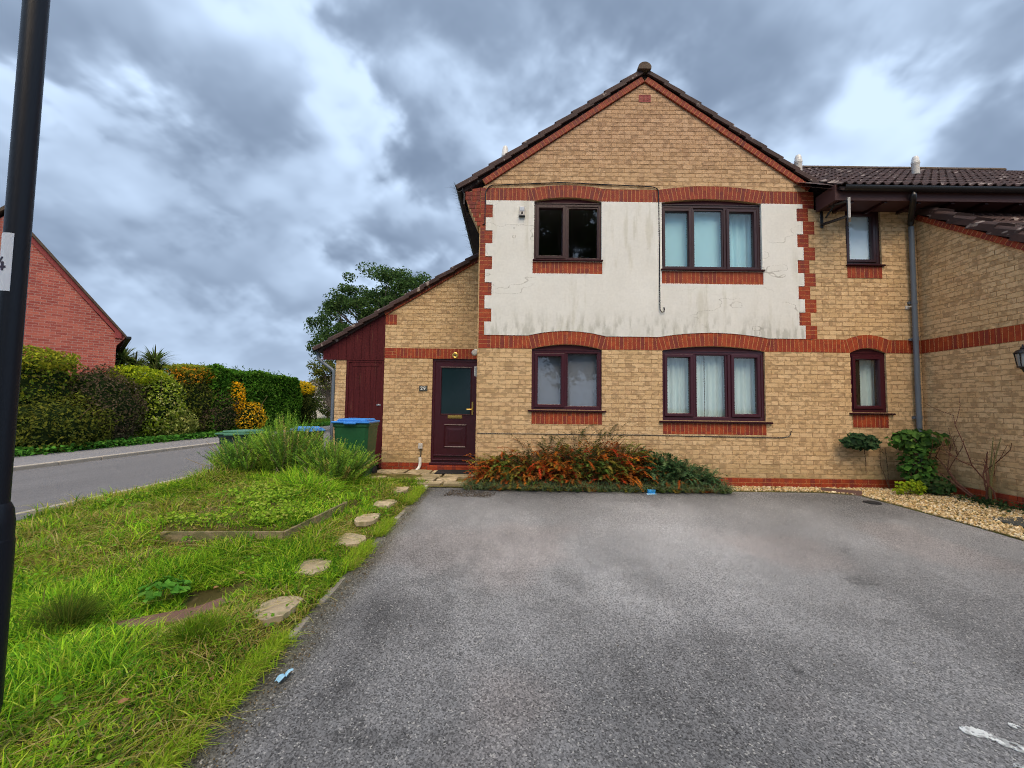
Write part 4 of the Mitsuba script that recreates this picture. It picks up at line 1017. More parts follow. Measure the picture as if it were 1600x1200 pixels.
road_shrub('low dark olive mound shrub at the near end of the hedge', (-11.75, 10.6, .55), (.85, 1.45, .95), 9000, .075, [(*OLIVE, 4), (.11, .13, .022, 4), (.06, .08, .02, 2)], 1)
road_shrub('tall green and yellow topped shrub below the red brick gable', (-12.5, 10.6, 1.35), (.9, 1.5, 1.35), 8000, .085, [(.09, .15, .022, 4), (.20, .23, .02, 3), (.11, .10, .03, 2)], 2, extra=[lump((-12.4, 10.5, 2.35), (.75, 1.2, .35), 2500, .085, [(.32, .33, .03, 4), (.17, .21, .022, 3)], 22)])
road_shrub('dark bronze twiggy shrub in the hedge below the red brick wall', (-12.05, 12.1, 1.1), (.85, 1.35, 1.3), 9000, .070, [(*BRONZE, 6), (.06, .08, .02, 3), (.15, .12, .075, 2)], 3)
road_shrub('bright yellow green variegated shrub spilling down the hedge', (-12.0, 13.9, 1.15), (.75, .95, 1.3), 7000, .085, [(.38, .46, .04, 3), (.22, .30, .03, 4), (.52, .54, .18, 2), (.11, .16, .03, 2)], 4, extra=[lump((-11.7, 14.3, .55), (.6, .9, .6), 3000, .08, [(.34, .36, .10, 3), (.14, .18, .03, 3)], 24), lump((-12.1, 13.3, 2.15), (.6, .9, .35), 2200, .08, [(.36, .42, .02, 4), (.22, .30, .02, 3)], 25)])
road_shrub('olive shrub with orange berries along its top', (-12.15, 16.0, 1.35), (.85, 1.7, 1.4), 9000, .085, [(.11, .135, .022, 5), (.17, .19, .03, 3), (.06, .06, .025, 3)], 5, extra=[lump((-11.9, 15.4, 2.3), (.6, 1.2, .35), 700, .07, [(.55, .23, .015, 4), (.35, .22, .02, 2)], 26), lump((-12.1, 15.9, 2.55), (.7, 1.4, .22), 1800, .08, [(.22, .25, .03, 3)], 36)])
road_shrub('dark purplish brown shrub beside the yellow flowers', (-11.75, 16.6, .85), (.65, 1.3, 1.0), 6000, .075, [(*BRONZE, 5), (.09, .12, .024, 3), (.14, .10, .065, 2)], 6)
# clipped hedge
t = thing('hedge', 'long clipped bright green hedge beside the side road', 'hedge')
n = 34000
P = np.stack([R.uniform(-1, 1, n), R.uniform(-1, 1, n), R.uniform(0, 1, n)], 1)
f_ = R.integers(0, 4, n)
P[f_ == 0, 0] = 1 - R.uniform(0, .16, (f_ == 0).sum()) ; P[f_ == 1, 2] = 1 - R.uniform(0, .06, (f_ == 1).sum()); P[f_ == 2, 1] = np.where(R.uniform(size=(f_ == 2).sum()) < .6, 1, -1) * (1 - R.uniform(0, .03, (f_ == 2).sum()))
bulge = .55 * (meshkit.fbm(P * [1, 5, 2.2] + 3, 3, 2) - .5)
Q = np.stack([-12.35 + P[:, 0] * (.95 + bulge), 19.1 + P[:, 1] * 3.35, .1 + P[:, 2] * (2.58 + bulge * .8)], 1)
col = pick([(.07, .20, .02, 5), (.12, .29, .03, 4), (.22, .40, .06, 2), (.035, .10, .015, 2)], n, R)
Q2 = np.stack([R.uniform(-12.9, -11.6, 260), R.uniform(16, 22.2, 260), R.uniform(2.62, 2.95, 260)], 1)
m, c = joinc(leaves(Q, R.uniform(.05, .16, n), col, R, .55, np.array([.5, -.2, .6]), 1.0), leaves(Q2, .11, pick([(.07, .17, .02)], 260, R), R, .4))
put('foliage', m, 'foliage_material', t, color=c)
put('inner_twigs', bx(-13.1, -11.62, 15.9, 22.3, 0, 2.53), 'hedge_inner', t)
put('stem', cat([tube([(-12.3, y_, 0), (-12.3 + R.normal(0, .2), y_ + R.normal(0, .2), 2.2)], [.05, .02], 6) for y_ in np.arange(16, 22.3, .7)]), 'old_stem', t)
road_shrub('golden yellow leaved bush against the clipped hedge', (-11.35, 17.9, .70), (.42, 1.15, .72), 1900, .085, [(.86, .50, .02, 5), (.66, .40, .03, 3), (.26, .24, .03, 2)], 7, 'golden_bush', 'bush', extra=[lump((-11.4, 17.1, 1.5), (.30, .42, .72), 700, .085, [(.88, .48, .015, 5), (.46, .32, .03, 2)], 27)])
road_shrub('dark conifer with a golden yellow crown at the far end of the hedge', (-11.95, 23.55, 1.2), (.85, 1.0, 1.4), 8000, .08, [(.06, .09, .02, 5), (.09, .10, .024, 3)], 8, 'conifer', 'conifer', extra=[lump((-11.95, 23.4, 2.15), (.75, .9, .5), 3000, .08, [(.80, .56, .02, 4), (.56, .44, .03, 2), (.20, .20, .03, 1)], 28)])
n = 9000
P = np.stack([-11.28 + np.abs(R.normal(0, .26, n)) * np.where(R.uniform(size=n) < .6, .6, -1.6), R.uniform(6, 27, n), R.uniform(.03, .22, n)], 1)
m, c = leaves(P, R.uniform(.06, .12, n), pick([(.09, .28, .04, 5), (.15, .36, .05, 3), (.05, .14, .025, 3)], n, R), R, .8, np.array([.2, 0, 1.0]), .6)
put('ivy', m, 'foliage_material', None, color=c, label='low green ivy creeping along the foot of the hedge', category='ivy', kind='stuff')
n = 7000
P = np.stack([R.uniform(-16, -5.5, n), R.uniform(26.5, 36, n), R.uniform(-.05, .12, n)], 1)
keep = ~((P[:, 0] > -9.5) & (P[:, 0] < -5.6)); P = P[keep]
m, c = blades(P, R.uniform(.12, .35, len(P)), R.uniform(.02, .04, len(P)), R.normal(0, .6, (len(P), 2)), pick([(.06, .15, .015, 4), (.10, .19, .02, 3)], len(P), R), R)
put('verge_grass', m, 'foliage_material', None, color=c, label='rough green verge beyond the clipped hedge', category='grass', kind='stuff')
# cordyline palm
t = thing('cordyline_palm', 'spiky cordyline palm with two heads above the hedge beside the red house', 'palm tree')
mc, stm = [], []
for hx, hy, hz in ((-15.75, 16.6, 2.95), (-14.95, 17.2, 2.9), (-15.4, 16.8, 2.6), (-16.1, 16.9, 2.5), (-14.7, 17.0, 2.45)):
    k = 240
    d = R.normal(size=(k, 3)); d[:, 2] = np.abs(d[:, 2]) * 1.1 - .35; d /= np.linalg.norm(d, axis=1, keepdims=True)
    P = np.tile([hx, hy, hz], (k, 1)) + d * .05
    L_ = R.uniform(.7, 1.15, k)
    wv = np.cross(d, [0, 0, 1.0]); wv /= np.linalg.norm(wv, axis=1, keepdims=True) + 1e-9
    V, F = [], []
    for s in np.linspace(0, 1, 5):
        c_ = P + d * (L_ * s)[:, None] - np.array([0, 0, 1.0]) * (.30 * L_ * s ** 2.5)[:, None]
        ww = .032 * (1 - s ** 2 * .95); V += [c_ - wv * ww, c_ + wv * ww]
    V = np.stack(V, 1).reshape(-1, 3)
    f1 = np.array([[2 * a, 2 * a + 1, 2 * a + 3] for a in range(4)] + [[2 * a, 2 * a + 3, 2 * a + 2] for a in range(4)])
    F = (f1[None] + (np.arange(k) * 10)[:, None, None]).reshape(-1, 3)
    mc.append((trimesh.Trimesh(V, F, process=False), np.repeat(pick([(.13, .21, .04, 4), (.24, .29, .08, 3), (.10, .11, .05, 2)], k, R), 10, 0)))
    stm.append(tube([(-15.0, 16.8, 0), (-15.0 + (hx + 15.0) * .4, 16.8 + (hy - 16.8) * .4, 1.6), (hx, hy, hz)], [.08, .06, .05], 8))
m, c = joinc(*mc)
put('crown', m, 'foliage_material', t, color=c); put('trunk', cat(stm), 'bark', t)
# red brick house behind the hedge
t = thing('red_brick_house', 'plain red brick gable end of a house rising behind the hedge', 'house')
o_, w_ = np.array([-12.36, 12.8]), np.array([.70, .714])   # right end of the gable wall, direction along it
def hp(s, z, dpt=0.0): return [o_[0] - w_[0] * s - w_[1] * dpt, o_[1] - w_[1] * s + w_[0] * dpt, z]
def hpoly(pts, d0, d1):
    n = len(pts); v = [hp(s, z, d) for d in (d0, d1) for s, z in pts]
    f = [[0, k, k + 1] for k in range(1, n - 1)] + [[n, n + k + 1, n + k] for k in range(1, n - 1)]
    for k in range(n): f += [[k, (k + 1) % n, n + (k + 1) % n], [k, n + (k + 1) % n, n + k]]
    return trimesh.Trimesh(v, f, process=False)
EV, APS, APZ = 3.42, 2.35, 6.66
put('wall', hpoly([(0, 0), (0, EV - .05), (APS, APZ - .25), (2 * APS, EV - .05), (2 * APS, 0)], 0, 7), 'far_brick_material', t)
put('kneeler', hpoly([(.0, 3.05), (-.20, 3.32), (-.20, EV), (.02, EV + .12)], -.005, .3), 'far_brick_material', t)
put('kneeler_block', hpoly([(.05, EV - .14), (-.10, EV - .14), (-.10, EV + .04), (.05, EV + .20)], -.05, .2), 'airbrick_material', t)
sl_ = (APZ - EV) / APS
rf = put('roof', cat(hpoly([(-.22, EV - .22 * sl_ + .18), (-.22, EV - .22 * sl_ + .26), (APS, APZ + .02), (APS, APZ - .09)], -.10, 7.2), hpoly([(APS, APZ - .09), (APS, APZ + .02), (2 * APS + .3, EV - .3 * sl_ + .26), (2 * APS + .3, EV - .3 * sl_ + .16)], -.10, 7.2)), 'ridge_material', t)
put('verge_board', hpoly([(-.12, EV - .12 * sl_ + .0), (-.12, EV - .12 * sl_ + .16), (APS, APZ - .10), (APS, APZ - .28)], -.04, .05), 'airbrick_material', rf)
put('gutter', hpoly([(-.33, EV - .14), (-.33, EV - .07), (-.21, EV - .07), (-.21, EV - .14)], -.15, 7), 'black_plastic', t)
# bungalow far behind
t = thing('bungalow', 'small far bungalow with a grey hipped tile roof beyond the hedge', 'house')
bx0, bx1, by0, by1 = -23.4, -12.5, 41, 48
put('wall', bx(bx0 + .4, bx1 - .4, by0 + .4, by1, -.1, 2.15), 'white_wall_material', t)
V = [[bx0, by0, 2.1], [bx1, by0, 2.1], [bx1, by1, 2.1], [bx0, by1, 2.1], [-20.0, 44, 4.3], [-15.5, 44, 4.3]]
rf = put('roof', trimesh.Trimesh(V, [[0, 1, 5], [0, 5, 4], [1, 2, 5], [2, 3, 4], [2, 4, 5], [3, 0, 4], [0, 3, 2], [0, 2, 1]], process=False), 'far_tile_material', t)
put('hip_tile', cat(tube([V[0], V[4]], .10, 6), tube([V[4], V[5]], .10, 6), tube([V[1], V[5]], .10, 6)), 'ridge_material', rf)
put('fascia', bx(bx0, bx1, by0 - .05, by0 + .05, 1.95, 2.12), 'white_plastic', t)
for x_ in (-20.9, -18.6):
    w = put('window', bx(x_, x_ + 1.3, by0 + .36, by0 + .40, .9, 1.9), 'white_plastic', t)
    put('pane', bx(x_ + .08, x_ + .62, by0 + .34, by0 + .36, .98, 1.82), 'obscure_glass', w)
    put('pane', bx(x_ + .68, x_ + 1.22, by0 + .34, by0 + .36, .98, 1.82), 'obscure_glass', w)
t = thing('garden_fence', 'pale garden fence panels with grey posts in front of the bungalow', 'fence')
for k in range(5):
    x_ = -16.6 + k * 1.2
    put('post', bx(x_ - .06, x_ + .06, 34.9, 35.02, -.1, 1.75), 'concrete_material', t)
    for q in range(6): put('board', bx(x_ + .07, x_ + 1.13, 34.95 + .01 * (q % 2), 34.98 + .01 * (q % 2), .1 + q * .25, .345 + q * .25), 'white_wall_material', t)
shrub('small_tree', 'loose green shrub growing before the bungalow roof', 'shrub', [lump((-14.9, 33.5, 1.6), (1.1, .8, 1.3), 2500, .14, [(.05, .08, .02, 3), (.09, .11, .03, 2)], 41)], stems=st((-14.9, 33.5), 2.2))

# ------------------------------------------------------------------ trees
def tree(label, base, H, spread, crown_c, crown_r, n_cl, per, leaf, cols, r_, trunk_r=.28, name='tree', light=0.3, hole=.0):
    t = thing(name, label, 'tree')
    base = np.array(base, float); top = np.array(crown_c, float)
    cl, d = blob(crown_c, crown_r, n_cl, r_, 2.1, .45, 1.7, int(base[0]) % 13 + 3, .25)
    limbs = [tube([base, base + [0, 0, H * .2], base * .5 + top * .5 + [0, 0, -.2 * H * 0], top], [trunk_r, trunk_r * .8, trunk_r * .55, .06], 9, False)]
    for q in cl[:: max(1, n_cl // 60)]:
        s = base + (top - base) * r_.uniform(.35, .85)
        mid = s * .5 + q * .5 + r_.normal(0, .25, 3); limbs.append(tube([s, mid, q], [trunk_r * .28, trunk_r * .15, .012], 5, False))
    P, N_, S = [], [], []
    for q in cl:
        k = int(per * r_.uniform(.5, 1.5)); rr = r_.uniform(.5, 1.1) * spread
        dd = r_.normal(size=(k, 3)); dd /= np.linalg.norm(dd, axis=1, keepdims=True)
        P.append(q + dd * (rr * r_.uniform(.2, 1, (k, 1)) ** .6) * [1, 1, .7]); N_.append(dd)
    P, N_ = np.vstack(P), np.vstack(N_)
    tone = np.repeat(r_.uniform(.75, 1.3, len(cl)), [0] * 0 + [0] * 0 if False else 1)
    m, c = leaves(P, leaf * r_.uniform(.7, 1.3, len(P)), pick(cols, len(P), r_), r_, .55, N_ + [0, 0, .5], .8)
    put('trunk', cat(limbs), 'bark', t); put('crown', m, 'foliage_material', t, color=c)
R = np.random.default_rng(77)
tree('dark green oak tree rising behind the porch roof', (-6.6, 21, 0), 5, .62, (-6.3, 21, 5.3), (4.1, 2.7, 3.1), 290, 170, .135, [(.075, .145, .045, 5), (.11, .19, .055, 3), (.045, .085, .032, 3)], R, .3, 'oak_tree')
tree('sparse lower boughs of a yellowing tree left of the porch gutter', (-8.3, 19.5, 0), 3, .42, (-8.9, 19.5, 2.75), (.85, .8, .65), 20, 110, .11, [(.17, .18, .035, 4), (.09, .13, .035, 3)], R, .12, 'young_tree')
# trees across the street, seen only as reflections in the glass
for k, (x_, y_, h_, rx) in enumerate([(3.2, -10.5, 15.0, 4.2), (-6.5, -17, 10.5, 4.2)]):
    tree(['tall dark tree across the street, reflected in the left upstairs window', 'dark tree across the street, reflected in the windows beside the porch'][k], (x_, y_, -.5), 6, 1.2, (x_, y_, h_ * .58), (rx, 3.6, h_ * .44), 170, 90, .34, [(.030, .055, .018, 5), (.05, .08, .022, 3)], R, .35)

# ------------------------------------------------------------------ front planting
R = np.random.default_rng(12)
def fronds(base, ctr, n, Lr, cols, r_, up=(.5, 1.3), leaf=.05, pairs=16, width=.017, droop=.8, by_clump=None):
    """arching feathery fronds with narrow leaflets"""
    V, F, C, o = [], [], [], 0
    s = np.linspace(.06, 1, pairs)
    for k in range(n):
        b = base[k]; d = np.append(r_.normal(0, 1, 2), 0); d[:2] += (b[:2] - ctr) * .9; d /= np.linalg.norm(d) + 1e-6
        L_ = r_.uniform(*Lr); u = r_.uniform(*up)
        p = b + np.outer(s * L_ * .75, d) + np.outer(s * L_ * u - droop * L_ * s ** 2 * .8, [0, 0, 1.0])
        p[:, 2] = np.maximum(p[:, 2], .012 + .01 * s)
        sd = np.cross(d, [0, 0, 1.0]); tg = np.gradient(p, axis=0); tg /= np.linalg.norm(tg, axis=1, keepdims=True) + 1e-9
        ll = leaf * (1 - .55 * np.abs(s - .35) ** 1.2) * r_.uniform(.7, 1.2)
        use = cols
        if by_clump is not None: use = by_clump[0] if meshkit.noise(np.array([[b[0] * 2.6 + 4, b[1] * 3, b[2] * 3.2]]), 3)[0] + r_.normal(0, .10) - .10 * (b[2] - .35) > .46 else by_clump[1]
        col = pick(use, 1, r_)[0]
        for sg in (-1, 1):
            a = p; tip = p + (sd * sg * .75 + tg * .65 + r_.normal(0, .18, (pairs, 3))) * ll[:, None]
            c2 = p + tg * width
            V.append(np.stack([a, tip, c2], 1).reshape(-1, 3)); F.append(np.arange(pairs * 3).reshape(-1, 3) + o); o += pairs * 3
            C.append(np.repeat(col[None] * r_.uniform(.75, 1.25, (pairs, 1)), 3, 0))
    return trimesh.Trimesh(np.vstack(V), np.vstack(F), process=False), np.vstack(C)
FG = [(.11, .18, .034, 5), (.17, .215, .04, 4), (.07, .115, .034, 3)]
FR = [(.48, .11, .022, 5), (.60, .20, .028, 4), (.32, .11, .03, 4), (.66, .08, .03, 2)]
FO = [(.27, .22, .04, 5), (.22, .18, .05, 3), (.38, .25, .05, 2)]
def hump(x): # height of the planting along the wall
    return np.interp(x, [-.62, -.2, .5, 1.0, 1.5, 2.0, 2.35, 2.7, 3.1, 3.45], [.46, .60, .70, .84, .92, .84, .64, .58, .34, .12])
def scatter(x0, x1, n, r_, zlo=.15, zhi=.95):
    x = r_.uniform(x0, x1, n); y_ = 6.94 - r_.uniform(0, 1, n) ** 1.2 * .40
    top = hump(x) * (1 - .55 * ((6.94 - y_) / .42) ** 2)
    return np.stack([x, y_, top * r_.uniform(zlo, zhi, n)], 1)
t = thing('fern_shrub', 'sprawling feathery shrub with rusty red and green fronds below the ground floor windows', 'shrub')
ctr = np.array([1.0, 6.9])
b1, b2, b3 = scatter(-.5, 2.1, 470, R, .15, .80), scatter(-.55, 2.25, 400, R, .1, .70), scatter(-.5, 2.2, 300, R, .1, .78)
mc = [fronds(b1, ctr, 470, (.20, .42), FG, R, (.5, 1.3), by_clump=(FR + FO[:1], FG + FO[1:2])), fronds(b2, ctr, 400, (.18, .40), FR, R, (.2, .9), by_clump=(FR, FG + FO)), fronds(b3, ctr, 300, (.18, .40), FO, R, (.3, 1.0), by_clump=(FR + FO, FO + FG))]
bt = scatter(.2, 1.9, 70, R, .7, .95)
mc.append(fronds(bt, ctr, 70, (.3, .5), [(.05, .07, .02, 4), (.07, .075, .02, 2)], R, (.8, 1.3), droop=.7))
P = scatter(-.5, 2.2, 5000, R, .0, .85); mc.append(leaves(P, R.uniform(.025, .06, 5000), pick([(.03, .045, .014, 4), (.16, .05, .015, 3), (.09, .08, .02, 3), (.33, .05, .02, 1)], 5000, R), R, .35))
m, c = joinc(*mc); put('frond', m, 'foliage_material', t, color=c)
put('stem', cat(stems_to(np.array([.9, 6.88, 0]), [scatter(-.4, 2.1, 1, R)[0] for _ in range(40)], .010, .003, R, .04)), 'old_stem', t)
t = thing('green_fern', 'bushy blue green ferny plant at the right end of the front planting', 'plant')
ctr = np.array([2.65, 6.85])
b1 = scatter(2.2, 3.25, 420, R, .1, .8)
mc = [fronds(b1, ctr, 420, (.18, .42), [(.09, .17, .075, 5), (.14, .22, .085, 3), (.06, .11, .045, 3)], R, (.4, 1.2)), fronds(scatter(2.4, 3.3, 60, R, .1, .5), ctr, 60, (.15, .3), FR, R, (.2, .7))]
P = scatter(2.2, 2.75, 700, R, .1, .95); mc.append(leaves(P, R.uniform(.04, .075, 700), pick([(.06, .13, .05, 4), (.11, .19, .06, 2)], 700, R), R, .6))
P = scatter(2.2, 3.2, 1500, R, .0, .8); mc.append(leaves(P, R.uniform(.02, .05, 1500), pick([(.025, .045, .018, 4)], 1500, R), R, .35))
m, c = joinc(*mc); put('frond', m, 'foliage_material', t, color=c)
put('stem', cat(stems_to(np.array([2.65, 6.85, 0]), [scatter(2.3, 3.2, 1, R)[0] for _ in range(16)], .009, .003, R, .03)), 'old_stem', t)
n = 5200
P = np.stack([R.uniform(-.72, 3.42, n), 6.54 + R.normal(0, .055, n) , np.zeros(n)], 1); P[:, 2] = R.uniform(0, .02, n)
m1 = blades(P, R.uniform(.08, .24, n), R.uniform(.007, .014, n), R.normal(0, .8, (n, 2)) + [0, -.3], pick([(.20, .27, .16, 4), (.15, .23, .085, 4), (.25, .28, .10, 2), (.32, .16, .07, 1)], n, R), R)
m, c = joinc(m1, fronds(np.stack([R.uniform(-.6, 3.3, 260), R.uniform(6.5, 6.7, 260), np.full(260, .03)], 1), np.array([1.3, 7.2]), 260, (.1, .24), FG + FO + [(.22, .07, .02, 2)], R, (.3, .8)))
put('edging_plants', m, 'foliage_material', None, color=c, label='low grey green trailing plants along the drive edge below the shrub', category='ground cover', kind='stuff')
# rosemary
R = np.random.default_rng(31)
t = thing('rosemary_bush', 'large upright rosemary bush with needle leaves in front of the wheelie bins', 'bush')
def sprigs(n, cx, cy, rx, ry, hgt, cols, r_, needles=44):
    a = r_.uniform(0, 2 * np.pi, n); q = np.sqrt(r_.uniform(0, 1, n))
    b = np.stack([cx + rx * q * np.cos(a), cy + ry * q * np.sin(a)], 1)
    out = b - [cx, cy]
    top = hgt * (1 - .45 * q ** 2) * r_.uniform(.72, 1.08, n)
    s = np.linspace(.25, 1, needles)
    V, C = [], []
    for k in range(n):
        z0 = float(lawn_h(b[k, 0], b[k, 1])); ln = out[k] * [.55, .55] + r_.normal(0, .05, 2)
        p = np.stack([b[k, 0] * 1 - out[k, 0] * .45 + ln[0] * s ** 1.5 * 1.0, b[k, 1] - out[k, 1] * .45 + ln[1] * s ** 1.5, z0 + top[k] * s], 1)
        d = r_.normal(size=(needles, 3)); d[:, 2] = np.abs(d[:, 2]) * .6 + .5; d /= np.linalg.norm(d, axis=1, keepdims=True)
        L_ = .052 * (1 - .5 * s ** 6)[:, None] * r_.uniform(.7, 1.2, (needles, 1))
        w = np.cross(d, r_.normal(size=(needles, 3))); w /= np.linalg.norm(w, axis=1, keepdims=True)
        V.append(np.stack([p - w * .0040, p + w * .0040, p + d * L_], 1).reshape(-1, 3))
        col = pick(cols, 1, r_, .2)[0] * (np.where(s > .86, 1.5, 1.0))[:, None] * r_.uniform(.8, 1.2, (needles, 1)); C.append(np.repeat(col, 3, 0))
    V = np.vstack(V); return trimesh.Trimesh(V, np.arange(len(V)).reshape(-1, 3), process=False), np.vstack(C)
RC = [(.17, .32, .04, 5), (.28, .43, .05, 4), (.09, .18, .035, 5), (.42, .34, .12, 1)]
m, c = joinc(sprigs(430, -3.50, 6.55, .60, .5, .98, RC, R, 70), sprigs(430, -2.72, 6.45, .60, .48, .70, RC, R, 60), sprigs(380, -4.10, 6.5, .54, .5, .70, RC, R, 60))
put('foliage', m, 'foliage_material', t, color=c)
wood = []
for cx in (-3.55, -2.75, -4.15):
    b = np.array([cx, 6.45, float(lawn_h(cx, 6.45))]); wood += stems_to(b, [b + [R.normal(0, .35), R.normal(0, .25), R.uniform(.3, .65)] for _ in range(26)], .010, .003, R, .03)
for k in range(22):
    b = np.array([R.uniform(-3.4, -2.7), R.uniform(6.0, 6.25), .1]); wood += stems_to(b, [b + [R.uniform(-.35, .35), R.uniform(-.15, .1), R.uniform(-.02, .4)]], .006, .003, R, .03)
put('stem', cat(wood), 'timber_material', t)
# plants at the right
R = np.random.default_rng(41)
def leaf_mass(c, rad, n, size, cols, seed, aspect=.75):
    P, d = blob(c, rad, n, R, 2.2, .5, 2.5, seed, .35)
    return leaves(P, size * R.uniform(.6, 1.25, n), pick(cols, n, R), R, aspect, d * .5 + [-.2, -.4, .7], .5)
shrub('ivy_clump', 'dark leafy clump on a bare stem against the wall below the narrow window', 'plant', [leaf_mass((5.72, 6.80, .80), (.31, .13, .13), 520, .085, [(.04, .09, .04, 5), (.065, .12, .05, 3), (.026, .05, .026, 2)], 3)],
      stems=[tube([(5.88, 6.90, 0.28), (5.86, 6.88, .5), (5.80, 6.84, .78)], [.004, .006, .008], 5), tube([(5.80, 6.84, .70), (6.1, 6.9, .66), (6.2, 6.92, .60)], .005, 5)])
shrub('leafy_shrub', 'leafy green shrub growing round the foot of the grey downpipe', 'shrub', [leaf_mass((6.46, 6.62, .84), (.44, .22, .20), 250, .12, [(.07, .16, .035, 5), (.12, .24, .05, 3), (.04, .09, .028, 3)], 4), leaf_mass((6.42, 6.58, .46), (.27, .20, .36), 340, .10, [(.07, .17, .035, 5), (.11, .24, .045, 3), (.04, .09, .026, 3)], 5), leaf_mass((6.60, 6.48, .15), (.27, .18, .16), 260, .08, [(.05, .11, .034, 4), (.07, .12, .045, 2)], 6)],
      stems=[tube([(6.45 + dx, 6.6, 0), (6.44 + dx * 1.5, 6.6, .4), (6.44 + dx * 3, 6.6, .9)], [.02, .014, .006], 6) for dx in (-.08, -.02, .05, .1)])
shrub('lime_plant', 'small lime yellow leaved plant on the gravel before the leafy shrub', 'plant', [leaf_mass((6.02 + .14 * k, 6.44, .12 + .02 * (k % 2)), (.09, .07, .11), 70, .07, [(.36, .46, .03, 4), (.22, .34, .025, 2)], 7 + k, .5) for k in range(3)], stems=[tube([(6.02 + .14 * k, 6.44, 0), (6.02 + .14 * k, 6.44, .1)], .006, 5) for k in range(3)])
t = thing('bare_shrub', 'bare twiggy shrub with brown stems against the side wall', 'shrub')
tw = []
def branch(p, d, L_, r0, depth):
    q = [np.array(p, float)]; d = np.array(d, float)
    for k in range(4):
        d = d + R.normal(0, .16, 3) + [0, 0, .14]; d /= np.linalg.norm(d); q.append(q[-1] + d * L_ / 4); q[-1][0] = min(q[-1][0], WX - .03)
    tw.append(tube(q, np.linspace(r0, r0 * .55, 5), 6))
    if depth: [branch(q[R.integers(2, 5)], d + R.normal(0, .5, 3), L_ * R.uniform(.5, .8), r0 * .6, depth - 1) for _ in range(2)]
for d in ((0, .25, 1), (-.1, -.1, 1), (-.1, .9, .75), (-.25, 1.2, .6), (0, -.3, 1), (-.2, .6, .6)): branch((6.80 + R.normal(0, .03), 5.98 + R.normal(0, .05), 0), d, R.uniform(.5, .8), .013, 2)
put('twig', cat(tw), 'bare_twig', t)
put('stump', cat([tube([(6.82 + dx, 5.95 + dyy, -.03), (6.83 + dx, 5.93 + dyy, .35), (6.85 + dx, 5.90 + dyy, .62), (6.87 + dx, 5.82 + dyy * 2, .95)], [.017, .013, .009, .004], 8) for dx, dyy in ((0, 0), (.03, .06))]), 'moss_stem', t)
P = np.stack([R.normal(6.72, .1, 260), R.normal(5.85, .2, 260), R.uniform(-.02, .09, 260)], 1); m, c = leaves(P, .05, pick([(.03, .065, .028), (.05, .08, .03)], 260, R), R, .7)
put('ground_leaves', m, 'foliage_material', t, color=c)
shrub('thin_stems', 'two thin bare brown stems standing between the wall plants', 'plant', [leaves(np.array([[6.13, 6.86, .66], [6.2, 6.87, .6]]), .03, np.array([[.1, .06, .02]] * 2), R)], stems=[tube(bend([(6.22, 6.86, .02), (6.15, 6.86, .25), (6.08, 6.86, .42), (6.09, 6.86, .72)]), .006, 5), tube(bend([(6.22, 6.86, .02), (6.20, 6.86, .4), (6.17, 6.86, .70)]), .005, 5)])
t = thing('gravel_board', 'short red brown timber board edging the gravel', 'board')
put('board', trimesh.convex.convex_hull(np.array([[*p, z] for p in ((4.95, 6.66), (5.38, 6.40), (5.40, 6.43), (4.97, 6.69)) for z in (-.03, .07)])), 'terracotta_material', t)
t = thing('manhole_cover', 'dark metal manhole cover lying in the gravel at right', 'manhole cover')
s0 = float(slope(6.3, 5.1))
put('cover', cbx(6.02, 6.62, 4.83, 5.35, s0 - .02, s0 + .03, .008), 'plate_material', t)
put('rib', cat([bx(6.06, 6.58, 4.87 + .07 * k, 4.90 + .07 * k, s0 + .03, s0 + .036) for k in range(7)]), 'plate_material', t)
t = thing('drain_lid', 'small dark drain lid set in the driveway near the gravel', 'drain cover')
put('lid', lathe([(0, .010), (.095, .010), (.105, .005), (.11, -.01)], (5.20, 6.02, float(slope(5.2, 6.02)) + .004), 'z', 24), 'rubber_material', t)

# ------------------------------------------------------------------ lawn
R = np.random.default_rng(3)
STONES = [(-1.565, 2.86, .135, .175), (-1.635, 3.51, .155, .175), (-1.60, 4.19, .155, .20), (-1.645, 4.83, .14, .20), (-1.625, 5.45, .13, .20), (-1.63, 6.15, .13, .20)]
SN = ['pale stepping stone in the grass, nearest to the camera', 'second pale stepping stone in the grass from the camera', 'third pale stepping stone in the grass from the camera', 'fourth stepping stone from the camera, partly grown over', 'fifth stepping stone from the camera, small and grassy', 'farthest stepping stone, nearest to the paved landing']
hidden = []
for (x_, y_, a, b), lab in zip(STONES, SN):
    k = np.arange(9) * 2 * np.pi / 9 + R.uniform(0, .5)
    rr = (np.abs(np.cos(k)) ** 3 + np.abs(np.sin(k)) ** 3) ** (-1 / 3) * R.uniform(.78, 1.10, 9)
    pg_ = Polygon(np.stack([x_ + a * rr * np.cos(k), y_ + b * rr * np.sin(k)], 1)).buffer(.02).buffer(-.02)
    hidden.append(pg_.buffer(-.03))
    m = trimesh.creation.extrude_polygon(pg_, .04, engine='earcut').subdivide_to_size(.06); v = np.array(m.vertices)
    v[:, 2] += float(lawn_h(x_, y_)) - .008 + np.where(v[:, 2] > .03, .014 * (meshkit.fbm(np.stack([v[:, 0] * 14, v[:, 1] * 14, v[:, 0] * 0], 1), 3, 2) - .5) * 2, 0)
    ky = thing('stepping_stone', lab, 'stepping stone', 'stepping stones beside the driveway')
    put('slab', trimesh.Trimesh(v, m.faces, process=False), 'stone_material', ky, smooth=30)
pg_ = Polygon([(-2.52, 2.70), (-2.33, 2.66), (-1.98, 3.02), (-2.10, 3.12), (-2.36, 2.94)]); hidden.append(pg_.buffer(-.015))
m = trimesh.creation.extrude_polygon(pg_, .04, engine='earcut').subdivide_to_size(.08); v = np.array(m.vertices); v[:, 2] += lawn_h(v[:, 0], v[:, 1]) - .012
